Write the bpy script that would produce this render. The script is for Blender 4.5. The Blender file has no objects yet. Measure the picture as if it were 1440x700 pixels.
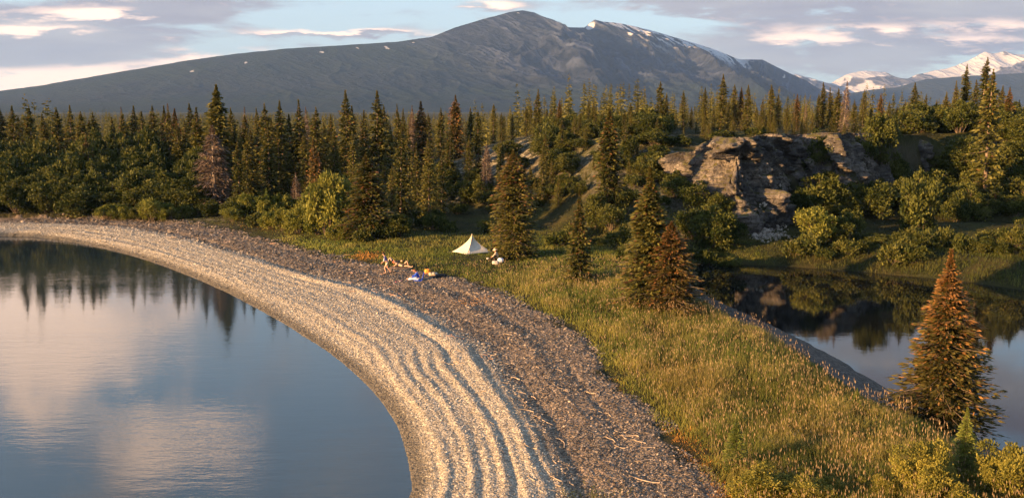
import bpy, math, random
import numpy as np
from mathutils import Vector
R = math.radians
EXPO = 2.25
scene = bpy.context.scene
col = scene.collection
rng = np.random.default_rng(7)
random.seed(7)

# ------------------------------------------------------------------ camera
FPX = 1299.0                       # focal length in photo pixels (photo 1440 wide)
CAMZ = 14.0
PITCH = math.atan(195.0 / FPX)     # looking slightly down
CP, SP = math.cos(PITCH), math.sin(PITCH)
cam = bpy.data.cameras.new('camera')
cam.sensor_width = 36.0
cam.lens = 36.0 * FPX / 1440.0
cam.clip_start = 0.3
cam.clip_end = 60000.0
cam_o = bpy.data.objects.new('camera', cam)
col.objects.link(cam_o)
cam_o.location = (0, 0, CAMZ)
cam_o.rotation_euler = (R(90) - PITCH, 0, 0)
scene.camera = cam_o

def ray(px, py):
    u = (px - 720.0) / FPX
    v = (350.0 - py) / FPX
    return Vector((u, CP + v * SP, -SP + v * CP))

def on_plane(px, py, z=0.0):
    d = ray(px, py)
    t = (z - CAMZ) / d.z
    return (d.x * t, d.y * t)

def at_dist(px, py, Y):
    d = ray(px, py)
    t = Y / d.y
    return (d.x * t, Y, CAMZ + d.z * t)

# ------------------------------------------------------------------ sun
SUN_EL = R(8.8)
SUN_AZ = math.atan2(-0.90, -0.44)        # clockwise from +Y
SUN = Vector((math.sin(SUN_AZ) * math.cos(SUN_EL), math.cos(SUN_AZ) * math.cos(SUN_EL), math.sin(SUN_EL)))

# ------------------------------------------------------------------ noise
def _hash(ix, iy, seed):
    h = (ix.astype(np.int64) * 374761393 + iy.astype(np.int64) * 668265263 + seed * 1442695041) & 0xFFFFFFFF
    h = ((h ^ (h >> 13)) * 1274126177) & 0xFFFFFFFF
    h = (h ^ (h >> 16)) & 0xFFFFFFFF
    return h.astype(np.float64) / 4294967295.0

def vnoise(x, y, seed=0):
    x = np.asarray(x, float); y = np.asarray(y, float)
    ix = np.floor(x); iy = np.floor(y)
    fx = x - ix; fy = y - iy
    fx = fx * fx * fx * (fx * (fx * 6 - 15) + 10); fy = fy * fy * fy * (fy * (fy * 6 - 15) + 10)
    a = _hash(ix, iy, seed); b = _hash(ix + 1, iy, seed)
    c = _hash(ix, iy + 1, seed); d = _hash(ix + 1, iy + 1, seed)
    return (a + (b - a) * fx) * (1 - fy) + (c + (d - c) * fx) * fy

def fbm(x, y, seed=0, octv=4, gain=0.5):
    x = np.asarray(x, float); y = np.asarray(y, float)
    s = np.zeros(np.broadcast(x, y).shape); a = 1.0; t = 0.0
    for i in range(octv):
        s = s + a * vnoise(x * 2 ** i + 13.7 * i, y * 2 ** i - 7.3 * i, seed + i); t += a; a *= gain
    return s / t - 0.5

def ridged(x, y, seed=0, octv=4, gain=0.5):
    s = 0.0; a = 1.0; t = 0.0
    for i in range(octv):
        n = 1 - np.abs(2 * vnoise(x * 2 ** i + 3.1 * i, y * 2 ** i + 9.7 * i, seed + i) - 1)
        s = s + a * n * n; t += a; a *= gain
    return s / t

def worley(x, y, seed=0):
    ix = np.floor(x); iy = np.floor(y)
    f1 = np.full(x.shape, 9.0); f2 = np.full(x.shape, 9.0); idv = np.zeros(x.shape)
    for dx in (-1, 0, 1):
        for dy in (-1, 0, 1):
            cx = ix + dx; cy = iy + dy
            px = cx + _hash(cx, cy, seed); py = cy + _hash(cx, cy, seed + 5)
            d = np.hypot(px - x, py - y); h = _hash(cx, cy, seed + 9)
            near = d < f1
            f2 = np.where(near, f1, np.minimum(f2, d)); idv = np.where(near, h, idv); f1 = np.where(near, d, f1)
    return f1, f2, idv

def facets(x, y, seed=0, tilt=.5):
    """planar facets: every Voronoi cell is a flat plane with its own offset and tilt"""
    ix = np.floor(x); iy = np.floor(y)
    f1 = np.full(x.shape, 9.0); f2 = np.full(x.shape, 9.0); val = np.zeros(x.shape)
    for dx in (-1, 0, 1):
        for dy in (-1, 0, 1):
            cx = ix + dx; cy = iy + dy
            px = cx + _hash(cx, cy, seed); py = cy + _hash(cx, cy, seed + 5)
            ddx = x - px; ddy = y - py; d = np.abs(ddx) + np.abs(ddy)
            v = (_hash(cx, cy, seed + 9) - .5) + tilt * ((_hash(cx, cy, seed + 13) - .5) * ddx + (_hash(cx, cy, seed + 17) - .5) * ddy) * 2
            near = d < f1
            f2 = np.where(near, f1, np.minimum(f2, d)); val = np.where(near, v, val); f1 = np.where(near, d, f1)
    return val, f2 - f1

def sstep(a, b, x):
    t = np.clip((np.asarray(x, float) - a) / (b - a), 0, 1)
    return t * t * (3 - 2 * t)

def seg_dist(x, y, pts, closed):
    d = np.full(x.shape, 1e9)
    n = len(pts)
    for i in range(n if closed else n - 1):
        ax, ay = pts[i]; bx, by = pts[(i + 1) % n]
        vx, vy = bx - ax, by - ay
        t = np.clip(((x - ax) * vx + (y - ay) * vy) / (vx * vx + vy * vy + 1e-9), 0, 1)
        d = np.minimum(d, (x - ax - t * vx) ** 2 + (y - ay - t * vy) ** 2)
    return np.sqrt(d)

def inside(x, y, pts):
    c = np.zeros(x.shape, bool)
    n = len(pts)
    for i in range(n):
        ax, ay = pts[i]; bx, by = pts[(i + 1) % n]
        cond = (ay > y) != (by > y)
        xs = (bx - ax) * (y - ay) / ((by - ay) if by != ay else 1e-9) + ax
        c ^= cond & (x < xs)
    return c

def sdf(x, y, pts):                       # positive outside
    d = seg_dist(x, y, pts, True)
    return np.where(inside(x, y, pts), -d, d)

def smooth_poly(pts, it=2):               # Chaikin on an open line
    for _ in range(it):
        q = [pts[0]]
        for a, b in zip(pts[:-1], pts[1:]):
            q.append((a[0] * .75 + b[0] * .25, a[1] * .75 + b[1] * .25))
            q.append((a[0] * .25 + b[0] * .75, a[1] * .25 + b[1] * .75))
        q.append(pts[-1]); pts = q
    return pts

# ------------------------------------------------------------------ plan of the land
shore_px = [(0, 331), (60, 334), (110, 342), (180, 357), (250, 381), (320, 411), (380, 444), (440, 480), (490, 516),
            (530, 556), (555, 592), (571, 632), (578, 665), (580, 700)]
shore = [(-130, -60), (-110, 0), (-98, 40), (-93, 72), (-84, 92), (-70, 101)] + [on_plane(a, b) for a, b in shore_px] + \
        [(-5.2, 25), (-8, 15), (-13, 2), (-16, -30)]
shore = smooth_poly(shore, 2)
LAKE = shore + [(-20, -500), (-600, -500), (-600, -200)]
veg_px = [(0, 306), (100, 306), (200, 309), (270, 315), (330, 327), (400, 346), (450, 359), (500, 369), (560, 380), (600, 384),
          (640, 394), (700, 412), (760, 444), (808, 465), (830, 500), (848, 530), (880, 560), (915, 590), (930, 625),
          (960, 655), (990, 690)]
veg = [(-142, -60), (-120, 0), (-107, 42), (-101, 78), (-90, 100), (-74, 110)] + [on_plane(a, b, 1.1) for a, b in veg_px] + \
      [(6.2, 25), (4, 12), (0, -5), (-2, -30)]
veg = smooth_poly(veg, 2)
BEACH = shore + veg[::-1]
pond_px = [(985, 371), (1050, 372), (1150, 377), (1250, 386), (1340, 394), (1440, 407), (1560, 425)]
pond_near = [(1560, 705), (1440, 645), (1400, 625), (1330, 598), (1265, 560), (1220, 526), (1150, 491), (1080, 457),
             (1000, 422), (960, 395)]
POND = [on_plane(a, b) for a, b in pond_px] + [(80, 72), (130, 60), (130, 20), (60, 20)] + [on_plane(a, b) for a, b in pond_near]
POND = smooth_poly(POND + [POND[0]], 1)[:-1]
CL = [(15.0, 112), (17.8, 103), (20.2, 98), (22.6, 93.5), (24.5, 95), (29, 99.5), (34.2, 104.5), (34.6, 100.5), (37, 102.5), (43, 107), (50.5, 111.5), (58, 113), (70, 112), (90, 108), (140, 118)]
PLATEAU = CL + [(160, 300), (30, 300), (14, 150), (9, 125)]

PROF_S = [0, .09, .15, .185, .235, .29, .35, .395, .47, .53, .62, .76, .86, 1.0]
PROF_Z = [0, .36, .52, .44, .66, .53, .84, .70, 1.08, .84, .74, 1.06, .88, 1.14]

def nearside(x, y):
    return y < 76 - .35 * (x - 12)

def fields(x, y):
    x = np.asarray(x, float); y = np.asarray(y, float)
    wob = fbm(x * .25, y * .25, 3, 3) * 0.8
    dL = sdf(x, y, LAKE) + wob * 0.15
    dV = seg_dist(x, y, veg, False)
    onb = inside(x, y, BEACH)
    dP = sdf(x, y, POND) + wob
    s = dL / (np.maximum(dL, 0) + dV + 1e-6)
    s = np.clip(s, 0, 1)
    return dL, dV, onb, dP, s

def height(x, y, full=False):
    x = np.asarray(x, float); y = np.asarray(y, float)
    dL, dV, onb, dP, s = fields(x, y)
    along = fbm(x * .09, y * .09, 21, 4)
    s2 = np.clip(s + along * 0.032 * np.clip(s * 6, 0, 1) * np.clip((1 - s) * 4, 0, 1), 0, 1)
    zb = np.interp(s2, PROF_S, PROF_Z) + 0.05 * fbm(x * 1.3, y * 1.3, 5, 3) * sstep(0, .1, s)
    relief = .04 + .62 * np.clip(.5 + 2.8 * fbm(x * .045 + 5 + s * 7.5, y * .045 - s * 6.0, 23, 3), 0, 1)
    zs = np.interp(s2, [0, .15, .47, .6, 1], [0, .50, .90, .88, 1.12])
    zb = zs + (zb - zs) * relief
    zb += .016 * np.sin(s2 * 105 + 14 * along) * (.3 + 1.4 * np.clip(.5 + 2 * fbm(x * .15, y * .15, 24, 2), 0, 1)) * sstep(.04, .12, s2) * sstep(.62, .5, s2)
    zb += 0.02 * np.minimum(dL, 1.5) + (fbm(x * 3.1, y * 3.1, 6, 2)) * .06 * sstep(.5, .7, s2)
    # vegetated ground
    zv = 1.15 + 0.35 * sstep(0, 12, dV) + fbm(x * .18, y * .18, 11, 4) * .5 * sstep(1, 8, dV) + fbm(x * .9, y * .9, 12, 2) * .12
    zv += 1.6 * sstep(98, 150, y) + 1.3 * sstep(150, 400, y) + 3.0 * fbm(x * .02, y * .02, 31, 4) * sstep(120, 260, y)
    zv += 2.2 * sstep(84, 108, y) * sstep(20, 34, x)
    zv += 0.5 * np.sin(y * .9 + 2 * fbm(x * .05, y * .05, 44, 2)) * sstep(86, 90, y) * sstep(108, 100, y) * sstep(36, 46, x) * .5
    zv += 2.6 * sstep(60, 0, np.hypot(x - 4, (y - 150) * .8)) * .6
    # plateau with the cliff
    sp_ = sdf(x, y, PLATEAU) + fbm(x * .2, y * .2, 51, 3) * 1.5
    w = np.where(x < 23, 1.8 + 15 * sstep(21.5, 15, x) + 10 * sstep(100, 125, y) * sstep(22, 19, x), 1.8)
    w = w + 11 * sstep(47, 60, x)
    w = w + 10 * sstep(118, 135, y)
    top = 11.3 + 0.9 * fbm(x * .07, y * .07, 61, 3) + .5 * fbm(x * .4, y * .4, 62, 3)
    top = top - 2.2 * sstep(58, 80, x) * sstep(140, 110, y)
    k = sstep(0, 1, np.clip(-(sp_ - .3 - w) / w, 0, 1))
    zv = zv + (top - zv) * k
    zv = np.minimum(zv, 0.02 + np.maximum(dP, 0) * np.where(nearside(x, y), .30, .38))*(dP > 0) + (dP <= 0) * (-np.minimum(-dP * .3, 2.5))
    onb = onb | ((dL > -.5) & (dL < 1.5) & (dV > 2.5))
    z = np.where(onb, zb, zv)
    z = z + np.where(onb, 0, .16 * fbm(x * .9, y * .9, 14, 4) * sstep(.2, 1.5, dP) * sstep(9, 4, dP))
    z = np.where(dL < 0, -np.minimum(-dL * .35, 4.0) - .02, z)
    r = np.hypot((x - 2), (y + 6))
    hill = 14.0 * np.exp(-(r / 13.0) ** 2.5)
    z = z + hill * sstep(27, 16, y)
    if full:
        return z, dL, dV, onb, dP, s2, k
    return z

_G = {}
def _grid(key, x0, y0, dx, nx, ny):
    X, Y = np.meshgrid(x0 + dx * np.arange(nx), y0 + dx * np.arange(ny))
    _G[key] = (x0, y0, dx, height(X, Y))
_grid('near', -160, 15, .5, 640, 250)
_grid('mid', -160, 138, 2.0, 260, 60)
_grid('far', -500, 250, 8.0, 150, 80)
def Hs(x, y):
    """ground height from precomputed grids"""
    for x0, y0, dx, Z in _G.values():
        u = (x - x0) / dx; v = (y - y0) / dx; i = int(math.floor(u)); j = int(math.floor(v))
        if 0 <= i < Z.shape[1] - 1 and 0 <= j < Z.shape[0] - 1:
            u -= i; v -= j
            return float((Z[j, i] * (1 - u) + Z[j, i + 1] * u) * (1 - v) + (Z[j + 1, i] * (1 - u) + Z[j + 1, i + 1] * u) * v)
    return float(height(np.array([x]), np.array([y]))[0])

# ------------------------------------------------------------------ mesh helpers
def mesh_np(name, V, faces, mats=(), smooth=True, attrs=None, colors=None, matidx=None):
    """faces: list of int arrays shaped (n,3) or (n,4)."""
    me = bpy.data.meshes.new(name)
    V = np.ascontiguousarray(V, dtype=np.float32)
    me.vertices.add(len(V)); me.vertices.foreach_set('co', V.ravel())
    faces = [np.asarray(f, dtype=np.int32) for f in faces if len(f)]
    nl = sum(f.size for f in faces); nf = sum(len(f) for f in faces)
    me.loops.add(nl); me.loops.foreach_set('vertex_index', np.concatenate([f.ravel() for f in faces]))
    tot = np.concatenate([np.full(len(f), f.shape[1], np.int32) for f in faces])
    st = np.concatenate([[0], np.cumsum(tot)[:-1]]).astype(np.int32)
    me.polygons.add(nf); me.polygons.foreach_set('loop_start', st)
    me.polygons.foreach_set('loop_total', tot)
    if smooth:
        me.polygons.foreach_set('use_smooth', np.ones(nf, bool))
    if matidx is not None:
        me.polygons.foreach_set('material_index', np.asarray(matidx, np.int32))
    for k, v in (attrs or {}).items():
        a = me.attributes.new(k, 'FLOAT', 'POINT'); a.data.foreach_set('value', np.asarray(v, np.float32))
    for k, v in (colors or {}).items():
        a = me.attributes.new(k, 'FLOAT_COLOR', 'POINT')
        c = np.ones((len(V), 4), np.float32); c[:, :3] = v
        a.data.foreach_set('color', c.ravel())
    for m in mats: me.materials.append(m)
    me.update(calc_edges=True)
    me.validate()
    return me

def obj(name, me, parent=None, loc=None, rot=None, scale=None):
    o = bpy.data.objects.new(name, me); col.objects.link(o)
    if parent: o.parent = parent
    if loc is not None: o.location = loc
    if rot is not None: o.rotation_euler = rot
    if scale is not None: o.scale = scale
    return o

def tag(o, label=None, cat=None, group=None, kind=None):
    if label: o['label'] = label
    if cat: o['category'] = cat
    if group: o['group'] = group
    if kind: o['kind'] = kind
    return o

class MB:
    """collects vertices and faces (with one attribute value per vertex)"""
    def __init__(s): s.V = []; s.F3 = []; s.F4 = []; s.n = 0; s.A = []
    def add(s, V, F, a=0.0):
        V = np.asarray(V, float); F = np.asarray(F, int)
        s.V.append(V); (s.F3 if F.shape[1] == 3 else s.F4).append(F + s.n); s.n += len(V)
        s.A.append(np.broadcast_to(np.asarray(a, float), (len(V),)).copy())
    def tube(s, P, Rr, n=6, a=0.0, cap=True):
        P = np.asarray(P, float); Rr = np.broadcast_to(np.asarray(Rr, float), (len(P),))
        T = np.gradient(P, axis=0); T /= np.linalg.norm(T, axis=1)[:, None] + 1e-9
        up = np.array([0, 0, 1.0]) if abs(T[0, 2]) < .9 else np.array([1.0, 0, 0])
        A = np.cross(T, up); A /= np.linalg.norm(A, axis=1)[:, None] + 1e-9
        B = np.cross(T, A)
        th = np.arange(n) * 2 * np.pi / n
        V = P[:, None] + Rr[:, None, None] * (A[:, None] * np.cos(th)[None, :, None] + B[:, None] * np.sin(th)[None, :, None])
        m = len(P); V = V.reshape(-1, 3); F = []
        for i in range(m - 1):
            for j in range(n):
                F.append((i * n + j, i * n + (j + 1) % n, (i + 1) * n + (j + 1) % n, (i + 1) * n + j))
        s.add(V, F, a)
        if cap:
            for e, (c, ring) in enumerate(((P[0], 0), (P[-1], m - 1))):
                base = s.n
                Vc = np.vstack([V[ring * n:(ring + 1) * n], c[None]])
                s.add(Vc, [(j, (j + 1) % n, n) if e else ((j + 1) % n, j, n) for j in range(n)], a)
    def kites(s, P, A, W, a=0.0, mid=.45):
        n = len(P)
        V = np.stack([P, P + A * mid + W, P + A, P + A * mid - W], 1).reshape(-1, 3)
        F = np.arange(n * 4).reshape(n, 4)
        a = np.asarray(a, float)
        if a.ndim == 1: a = np.repeat(a, 4)
        s.add(V, F, a)
    def ellipsoid(s, c, r, n=12, m=8, a=0.0, rot=None):
        u = np.linspace(0, 2 * np.pi, n, endpoint=False); v = np.linspace(-np.pi / 2, np.pi / 2, m)
        uu, vv = np.meshgrid(u, v)
        X = np.stack([np.cos(uu) * np.cos(vv), np.sin(uu) * np.cos(vv), np.sin(vv)], -1) * np.asarray(r)
        X = X.reshape(-1, 3)
        if rot is not None: X = X @ rot.T
        F = [(i * n + j, i * n + (j + 1) % n, (i + 1) * n + (j + 1) % n, (i + 1) * n + j) for i in range(m - 1) for j in range(n)]
        s.add(X + np.asarray(c), F, a)
    def box(s, c, sz, rotz=0.0, a=0.0):
        X = np.array([(x, y, z) for z in (-.5, .5) for y in (-.5, .5) for x in (-.5, .5)]) * np.asarray(sz)
        cz, sz_ = math.cos(rotz), math.sin(rotz)
        X = X @ np.array([[cz, sz_, 0], [-sz_, cz, 0], [0, 0, 1]])
        s.add(X + np.asarray(c), [(0, 2, 3, 1), (4, 5, 7, 6), (0, 1, 5, 4), (2, 6, 7, 3), (0, 4, 6, 2), (1, 3, 7, 5)], a)
    def mesh(s, name, mats, smooth=True, attr='tint', extra=None):
        F = []
        if s.F4: F.append(np.concatenate(s.F4))
        if s.F3: F.append(np.concatenate(s.F3))
        at = {attr: np.concatenate(s.A)}
        if extra: at.update(extra)
        return mesh_np(name, np.concatenate(s.V), F, mats, smooth, at)

# ------------------------------------------------------------------ node helpers
class NT:
    def __init__(s, nt): s.nt = nt; s.n = nt.nodes; s.l = nt.links
    def new(s, t, **kw):
        nd = s.n.new(t)
        for k, v in kw.items(): setattr(nd, k, v)
        return nd
    def put(s, sock, v):
        if isinstance(v, bpy.types.NodeSocket): s.l.new(v, sock)
        elif v is not None:
            if isinstance(v, (tuple, list)) and len(v) == 3 and sock.type == 'RGBA': v = (*v, 1)
            sock.default_value = v
    def m(s, op, a, b=None, c=None, clamp=False):
        nd = s.new('ShaderNodeMath', operation=op, use_clamp=clamp)
        for i, v in enumerate((a, b, c)):
            if v is not None: s.put(nd.inputs[i], v)
        return nd.outputs[0]
    def mix(s, f, a, b, mode='MIX'):
        nd = s.new('ShaderNodeMix', data_type='RGBA', blend_type=mode)
        s.put(nd.inputs['Factor'], f); s.put(nd.inputs[6], a); s.put(nd.inputs[7], b)
        return nd.outputs[2]
    def noise(s, vec, scale, detail=4, rough=.55, dist=0.0):
        nd = s.new('ShaderNodeTexNoise'); s.put(nd.inputs['Vector'], vec)
        s.put(nd.inputs['Scale'], scale); s.put(nd.inputs['Detail'], detail); s.put(nd.inputs['Roughness'], rough)
        s.put(nd.inputs['Distortion'], dist)
        return nd.outputs['Fac']
    def voro(s, vec, scale, feature='F1', out='Distance', rnd=1.0):
        nd = s.new('ShaderNodeTexVoronoi', feature=feature); s.put(nd.inputs['Vector'], vec)
        s.put(nd.inputs['Scale'], scale); s.put(nd.inputs['Randomness'], rnd)
        return nd.outputs[out]
    def ramp(s, f, a, b):          # smooth 0..1 between a and b
        nd = s.new('ShaderNodeMapRange', interpolation_type='SMOOTHSTEP')
        s.put(nd.inputs[0], f); s.put(nd.inputs[1], a); s.put(nd.inputs[2], b)
        return nd.outputs[0]
    def attr(s, name, out='Fac'):
        return s.new('ShaderNodeAttribute', attribute_name=name).outputs[out]
    def scale(s, vec, sc):
        nd = s.new('ShaderNodeVectorMath', operation='MULTIPLY'); s.put(nd.inputs[0], vec); s.put(nd.inputs[1], sc)
        return nd.outputs[0]

def mat(name, color=(.5, .5, .5), rough=.8, spec=.3):
    m = bpy.data.materials.new(name); m.use_nodes = True
    t = NT(m.node_tree); b = m.node_tree.nodes['Principled BSDF']
    b.inputs['Base Color'].default_value = (*color, 1); b.inputs['Roughness'].default_value = rough
    b.inputs['Specular IOR Level'].default_value = spec
    return m, t, b

def varied(name, c1, c2, scale=8, rough=.8, bump=.0, spec=.25, bscale=None, metal=0.0):
    m, t, b = mat(name, c1, rough, spec)
    co = t.new('ShaderNodeTexCoord').outputs['Object']
    f = t.ramp(t.noise(co, scale, 5), .35, .65)
    t.put(b.inputs['Base Color'], t.mix(f, c1, c2)); b.inputs['Metallic'].default_value = metal
    if bump:
        bp = t.new('ShaderNodeBump'); bp.inputs['Strength'].default_value = bump; bp.inputs['Distance'].default_value = .02
        t.put(bp.inputs['Height'], t.noise(co, bscale or scale * 3, 5)); t.put(b.inputs['Normal'], bp.outputs[0])
    return m
# ================================================================== materials
def foliage_mat(name, dark, light, cone=(.17, .075, .035), transl=.25, hue_var=.35, rough=.6):
    m, t, b = mat(name, dark, rough, .15)
    rnd = t.new('ShaderNodeObjectInfo').outputs['Random']
    tint = t.attr('tint'); cn = t.attr('cone')
    f = t.m('MULTIPLY_ADD', t.m('SUBTRACT', rnd, .5), hue_var, tint, clamp=True)
    c = t.mix(f, dark, light)
    c = t.mix(cn, c, cone)
    t.put(b.inputs['Base Color'], c)
    tr = t.new('ShaderNodeBsdfTranslucent'); t.put(tr.inputs['Color'], c)
    mx = t.new('ShaderNodeMixShader'); mx.inputs[0].default_value = transl
    out = m.node_tree.nodes['Material Output']
    t.l.new(b.outputs[0], mx.inputs[1]); t.l.new(tr.outputs[0], mx.inputs[2]); t.l.new(mx.outputs[0], out.inputs[0])
    return m

M_NEEDLE = foliage_mat('spruce needles', (.030, .042, .011), (.180, .165, .042))
M_NEEDLE_RED = foliage_mat('cone laden spruce needles', (.04, .04, .013), (.17, .125, .04), cone=(.27, .125, .05))
M_YOUNG = foliage_mat('young spruce needles', (.09, .13, .028), (.26, .29, .065))
M_DEADN = foliage_mat('dead spruce twigs', (.075, .055, .042), (.17, .125, .095), transl=.05)
M_WILLOW = foliage_mat('willow leaves', (.035, .050, .012), (.135, .138, .036), transl=.35)
M_ALDER = foliage_mat('alder leaves', (.022, .036, .009), (.105, .115, .027), transl=.3)
M_WILLOW_SUN = foliage_mat('sun painted willow leaves', (.075, .095, .018), (.25, .25, .055), transl=.35)  # lighter copy of the willow leaves, sunlight put into the leaf colour
M_GOLD = foliage_mat('yellow willow leaves', (.10, .110, .02), (.30, .27, .06), transl=.35)
M_BARK = varied('spruce bark', (.10, .075, .055), (.19, .15, .12), 6, .9, .5)
M_DEADBARK = varied('weathered bark', (.20, .17, .15), (.33, .29, .26), 6, .9, .4)
M_STEM = varied('shrub bark', (.09, .07, .05), (.17, .13, .10), 9, .9, .3)

def rock_bump(t, b, co, s1, s2, dist=.25, strength=.8):
    h = t.m('ADD', t.noise(co, s1, 8, .62), t.m('MULTIPLY', t.voro(co, s2, 'DISTANCE_TO_EDGE'), .35))
    bp = t.new('ShaderNodeBump'); bp.inputs['Strength'].default_value = strength; bp.inputs['Distance'].default_value = dist
    t.put(bp.inputs['Height'], h); t.put(b.inputs['Normal'], bp.outputs[0])

def cliff_mat():
    m, t, b = mat('cliff rock', rough=.9, spec=.2)
    co = t.new('ShaderNodeTexCoord').outputs['Object']
    n1 = t.noise(co, .45, 6, .6); n2 = t.noise(co, 2.2, 8, .65)
    c = t.mix(t.ramp(n1, .40, .62), (.066, .062, .062), (.185, .165, .150))
    c = t.mix(t.ramp(n2, .50, .66), c, (.065, .055, .050))
    c = t.mix(t.m('MULTIPLY', t.ramp(t.voro(co, 1.1, 'DISTANCE_TO_EDGE'), .05, .0), .7), c, (.035, .03, .028))
    c = t.mix(t.m('MULTIPLY', t.ramp(t.noise(co, 3.4, 6, .7), .60, .68), t.ramp(t.noise(co, .3, 3), .46, .6)), c, (.46, .44, .38))
    nz = t.new('ShaderNodeSeparateXYZ'); t.l.new(t.new('ShaderNodeNewGeometry').outputs['Normal'], nz.inputs[0])
    moss = t.m('MULTIPLY', t.ramp(nz.outputs[2], .45, .8), t.ramp(t.noise(co, 1.2, 5), .40, .55))
    c = t.mix(moss, c, (.085, .08, .03))
    t.put(b.inputs['Base Color'], c)
    rock_bump(t, b, co, 3.5, 2.2, .25, .9)
    return m
M_CLIFF = cliff_mat()
M_PALEROCK = varied('pale lichen covered rock', (.38, .34, .29), (.19, .165, .145), 4, .9, .8, bscale=7)
M_STONE = None

def pebble_mat():
    m, t, b = mat('beach pebbles', rough=.75, spec=.3)
    c = t.attr('stone', 'Color')
    t.put(b.inputs['Base Color'], c)
    return m
M_PEBBLE = pebble_mat()

def ground_mat():
    m, t, b = mat('ground', rough=.95, spec=.15)
    geo = t.new('ShaderNodeNewGeometry'); co = geo.outputs['Position']
    s = t.attr('across'); beach = t.attr('beach'); bank = t.attr('bank'); lich = t.attr('lichen'); rockm = t.attr('rocky'); wet = t.attr('wet')
    # pebbly beach
    cell = t.voro(co, 7.0, 'F1', 'Color'); cellw = t.new('ShaderNodeSeparateColor'); t.l.new(cell, cellw.inputs[0])
    cell2 = t.voro(co, 16.0, 'F1', 'Color'); cw2 = t.new('ShaderNodeSeparateColor'); t.l.new(cell2, cw2.inputs[0])
    pale = t.mix(cellw.outputs[0], (.235, .205, .16), (.50, .45, .36))
    pale = t.mix(t.m('MULTIPLY', t.ramp(cw2.outputs[1], .7, .75), .7), pale, (.14, .12, .10))
    dark = t.mix(cellw.outputs[1], (.085, .068, .052), (.25, .20, .15))
    dark = t.mix(t.m('MULTIPLY', t.ramp(cw2.outputs[0], .80, .85), .6), dark, (.36, .26, .20))
    zone = t.ramp(t.m('ADD', s, t.m('MULTIPLY', t.m('SUBTRACT', t.noise(co, .45, 4), .5), .26)), .46, .62)
    bc = t.mix(zone, pale, dark)
    bc = t.mix(t.m('MULTIPLY', wet, .75), bc, (.06, .055, .045))
    # vegetated floor
    n1 = t.noise(co, .35, 6, .6); n2 = t.noise(co, 2.5, 5, .65)
    vc = t.mix(t.ramp(n1, .38, .62), (.018, .022, .008), (.050, .044, .016))
    vc = t.mix(t.ramp(n2, .5, .7), vc, (.040, .042, .014))
    vc = t.mix(t.m('MULTIPLY', lich, t.ramp(t.noise(co, 1.3, 7, .7), .47, .58)), vc, (.30, .28, .21))
    vc = t.mix(t.m('MULTIPLY', rockm, t.ramp(n1, .35, .55)), vc, (.17, .145, .125))
    kc = t.mix(cellw.outputs[2], (.05, .045, .04), (.15, .13, .115))
    vc = t.mix(t.m('MULTIPLY', t.ramp(t.noise(co, .12, 5, .6), .48, .62), .7), vc, (.055, .058, .017))
    c = t.mix(beach, vc, bc)
    c = t.mix(bank, c, kc)
    t.put(b.inputs['Base Color'], c)
    stones = t.m('MAXIMUM', beach, bank)
    h = t.m('ADD', t.m('MULTIPLY', t.m('SUBTRACT', 1.0, t.voro(co, 7.0)), .5), t.m('MULTIPLY', t.m('SUBTRACT', 1.0, t.voro(co, 16.0)), .25))
    hg = t.noise(co, 3.0, 8, .7)
    hm = t.new('ShaderNodeMix', data_type='FLOAT'); t.put(hm.inputs[0], stones); t.put(hm.inputs[2], t.m('MULTIPLY', hg, 4.0)); t.put(hm.inputs[3], h)
    bp = t.new('ShaderNodeBump'); bp.inputs['Strength'].default_value = .9; bp.inputs['Distance'].default_value = .10
    t.put(bp.inputs['Height'], hm.outputs[0]); t.put(b.inputs['Normal'], bp.outputs[0])
    return m
M_GROUND = ground_mat()

def water_mat(name, body, ripple, ior=1.5, rip_scale=1.0):
    m, t, b = mat(name, body, .02, .5)
    b.inputs['IOR'].default_value = ior
    b.inputs['Roughness'].default_value = .03
    co = t.new('ShaderNodeNewGeometry').outputs['Position']
    v = t.scale(co, (.35 * rip_scale, 1.0 * rip_scale, 1))
    n = t.noise(v, 1.3, 4, .55, .3)
    big = t.ramp(t.noise(t.scale(co, (.02, .05, 1)), 1.0, 3), .38, .62)
    n2 = t.noise(t.scale(co, (.6, 2.2, 1)), 2.2, 3, .6)
    h = t.m('ADD', t.m('MULTIPLY', n, .7), t.m('MULTIPLY', n2, .28))
    bp = t.new('ShaderNodeBump'); bp.inputs['Distance'].default_value = .08
    n3 = t.noise(t.scale(co, (1.1, 4.5, 1)), 3.0, 2, .5); h = t.m('ADD', h, t.m('MULTIPLY', n3, .10))
    t.put(bp.inputs['Strength'], t.m('MULTIPLY_ADD', big, ripple, ripple * .35))
    t.put(bp.inputs['Height'], h); t.put(b.inputs['Normal'], bp.outputs[0])
    return m
M_LAKE = water_mat('lake water', (.020, .034, .040), .18, 1.8)
M_POND = water_mat('pond water', (.008, .009, .009), .03, 1.5)

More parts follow.
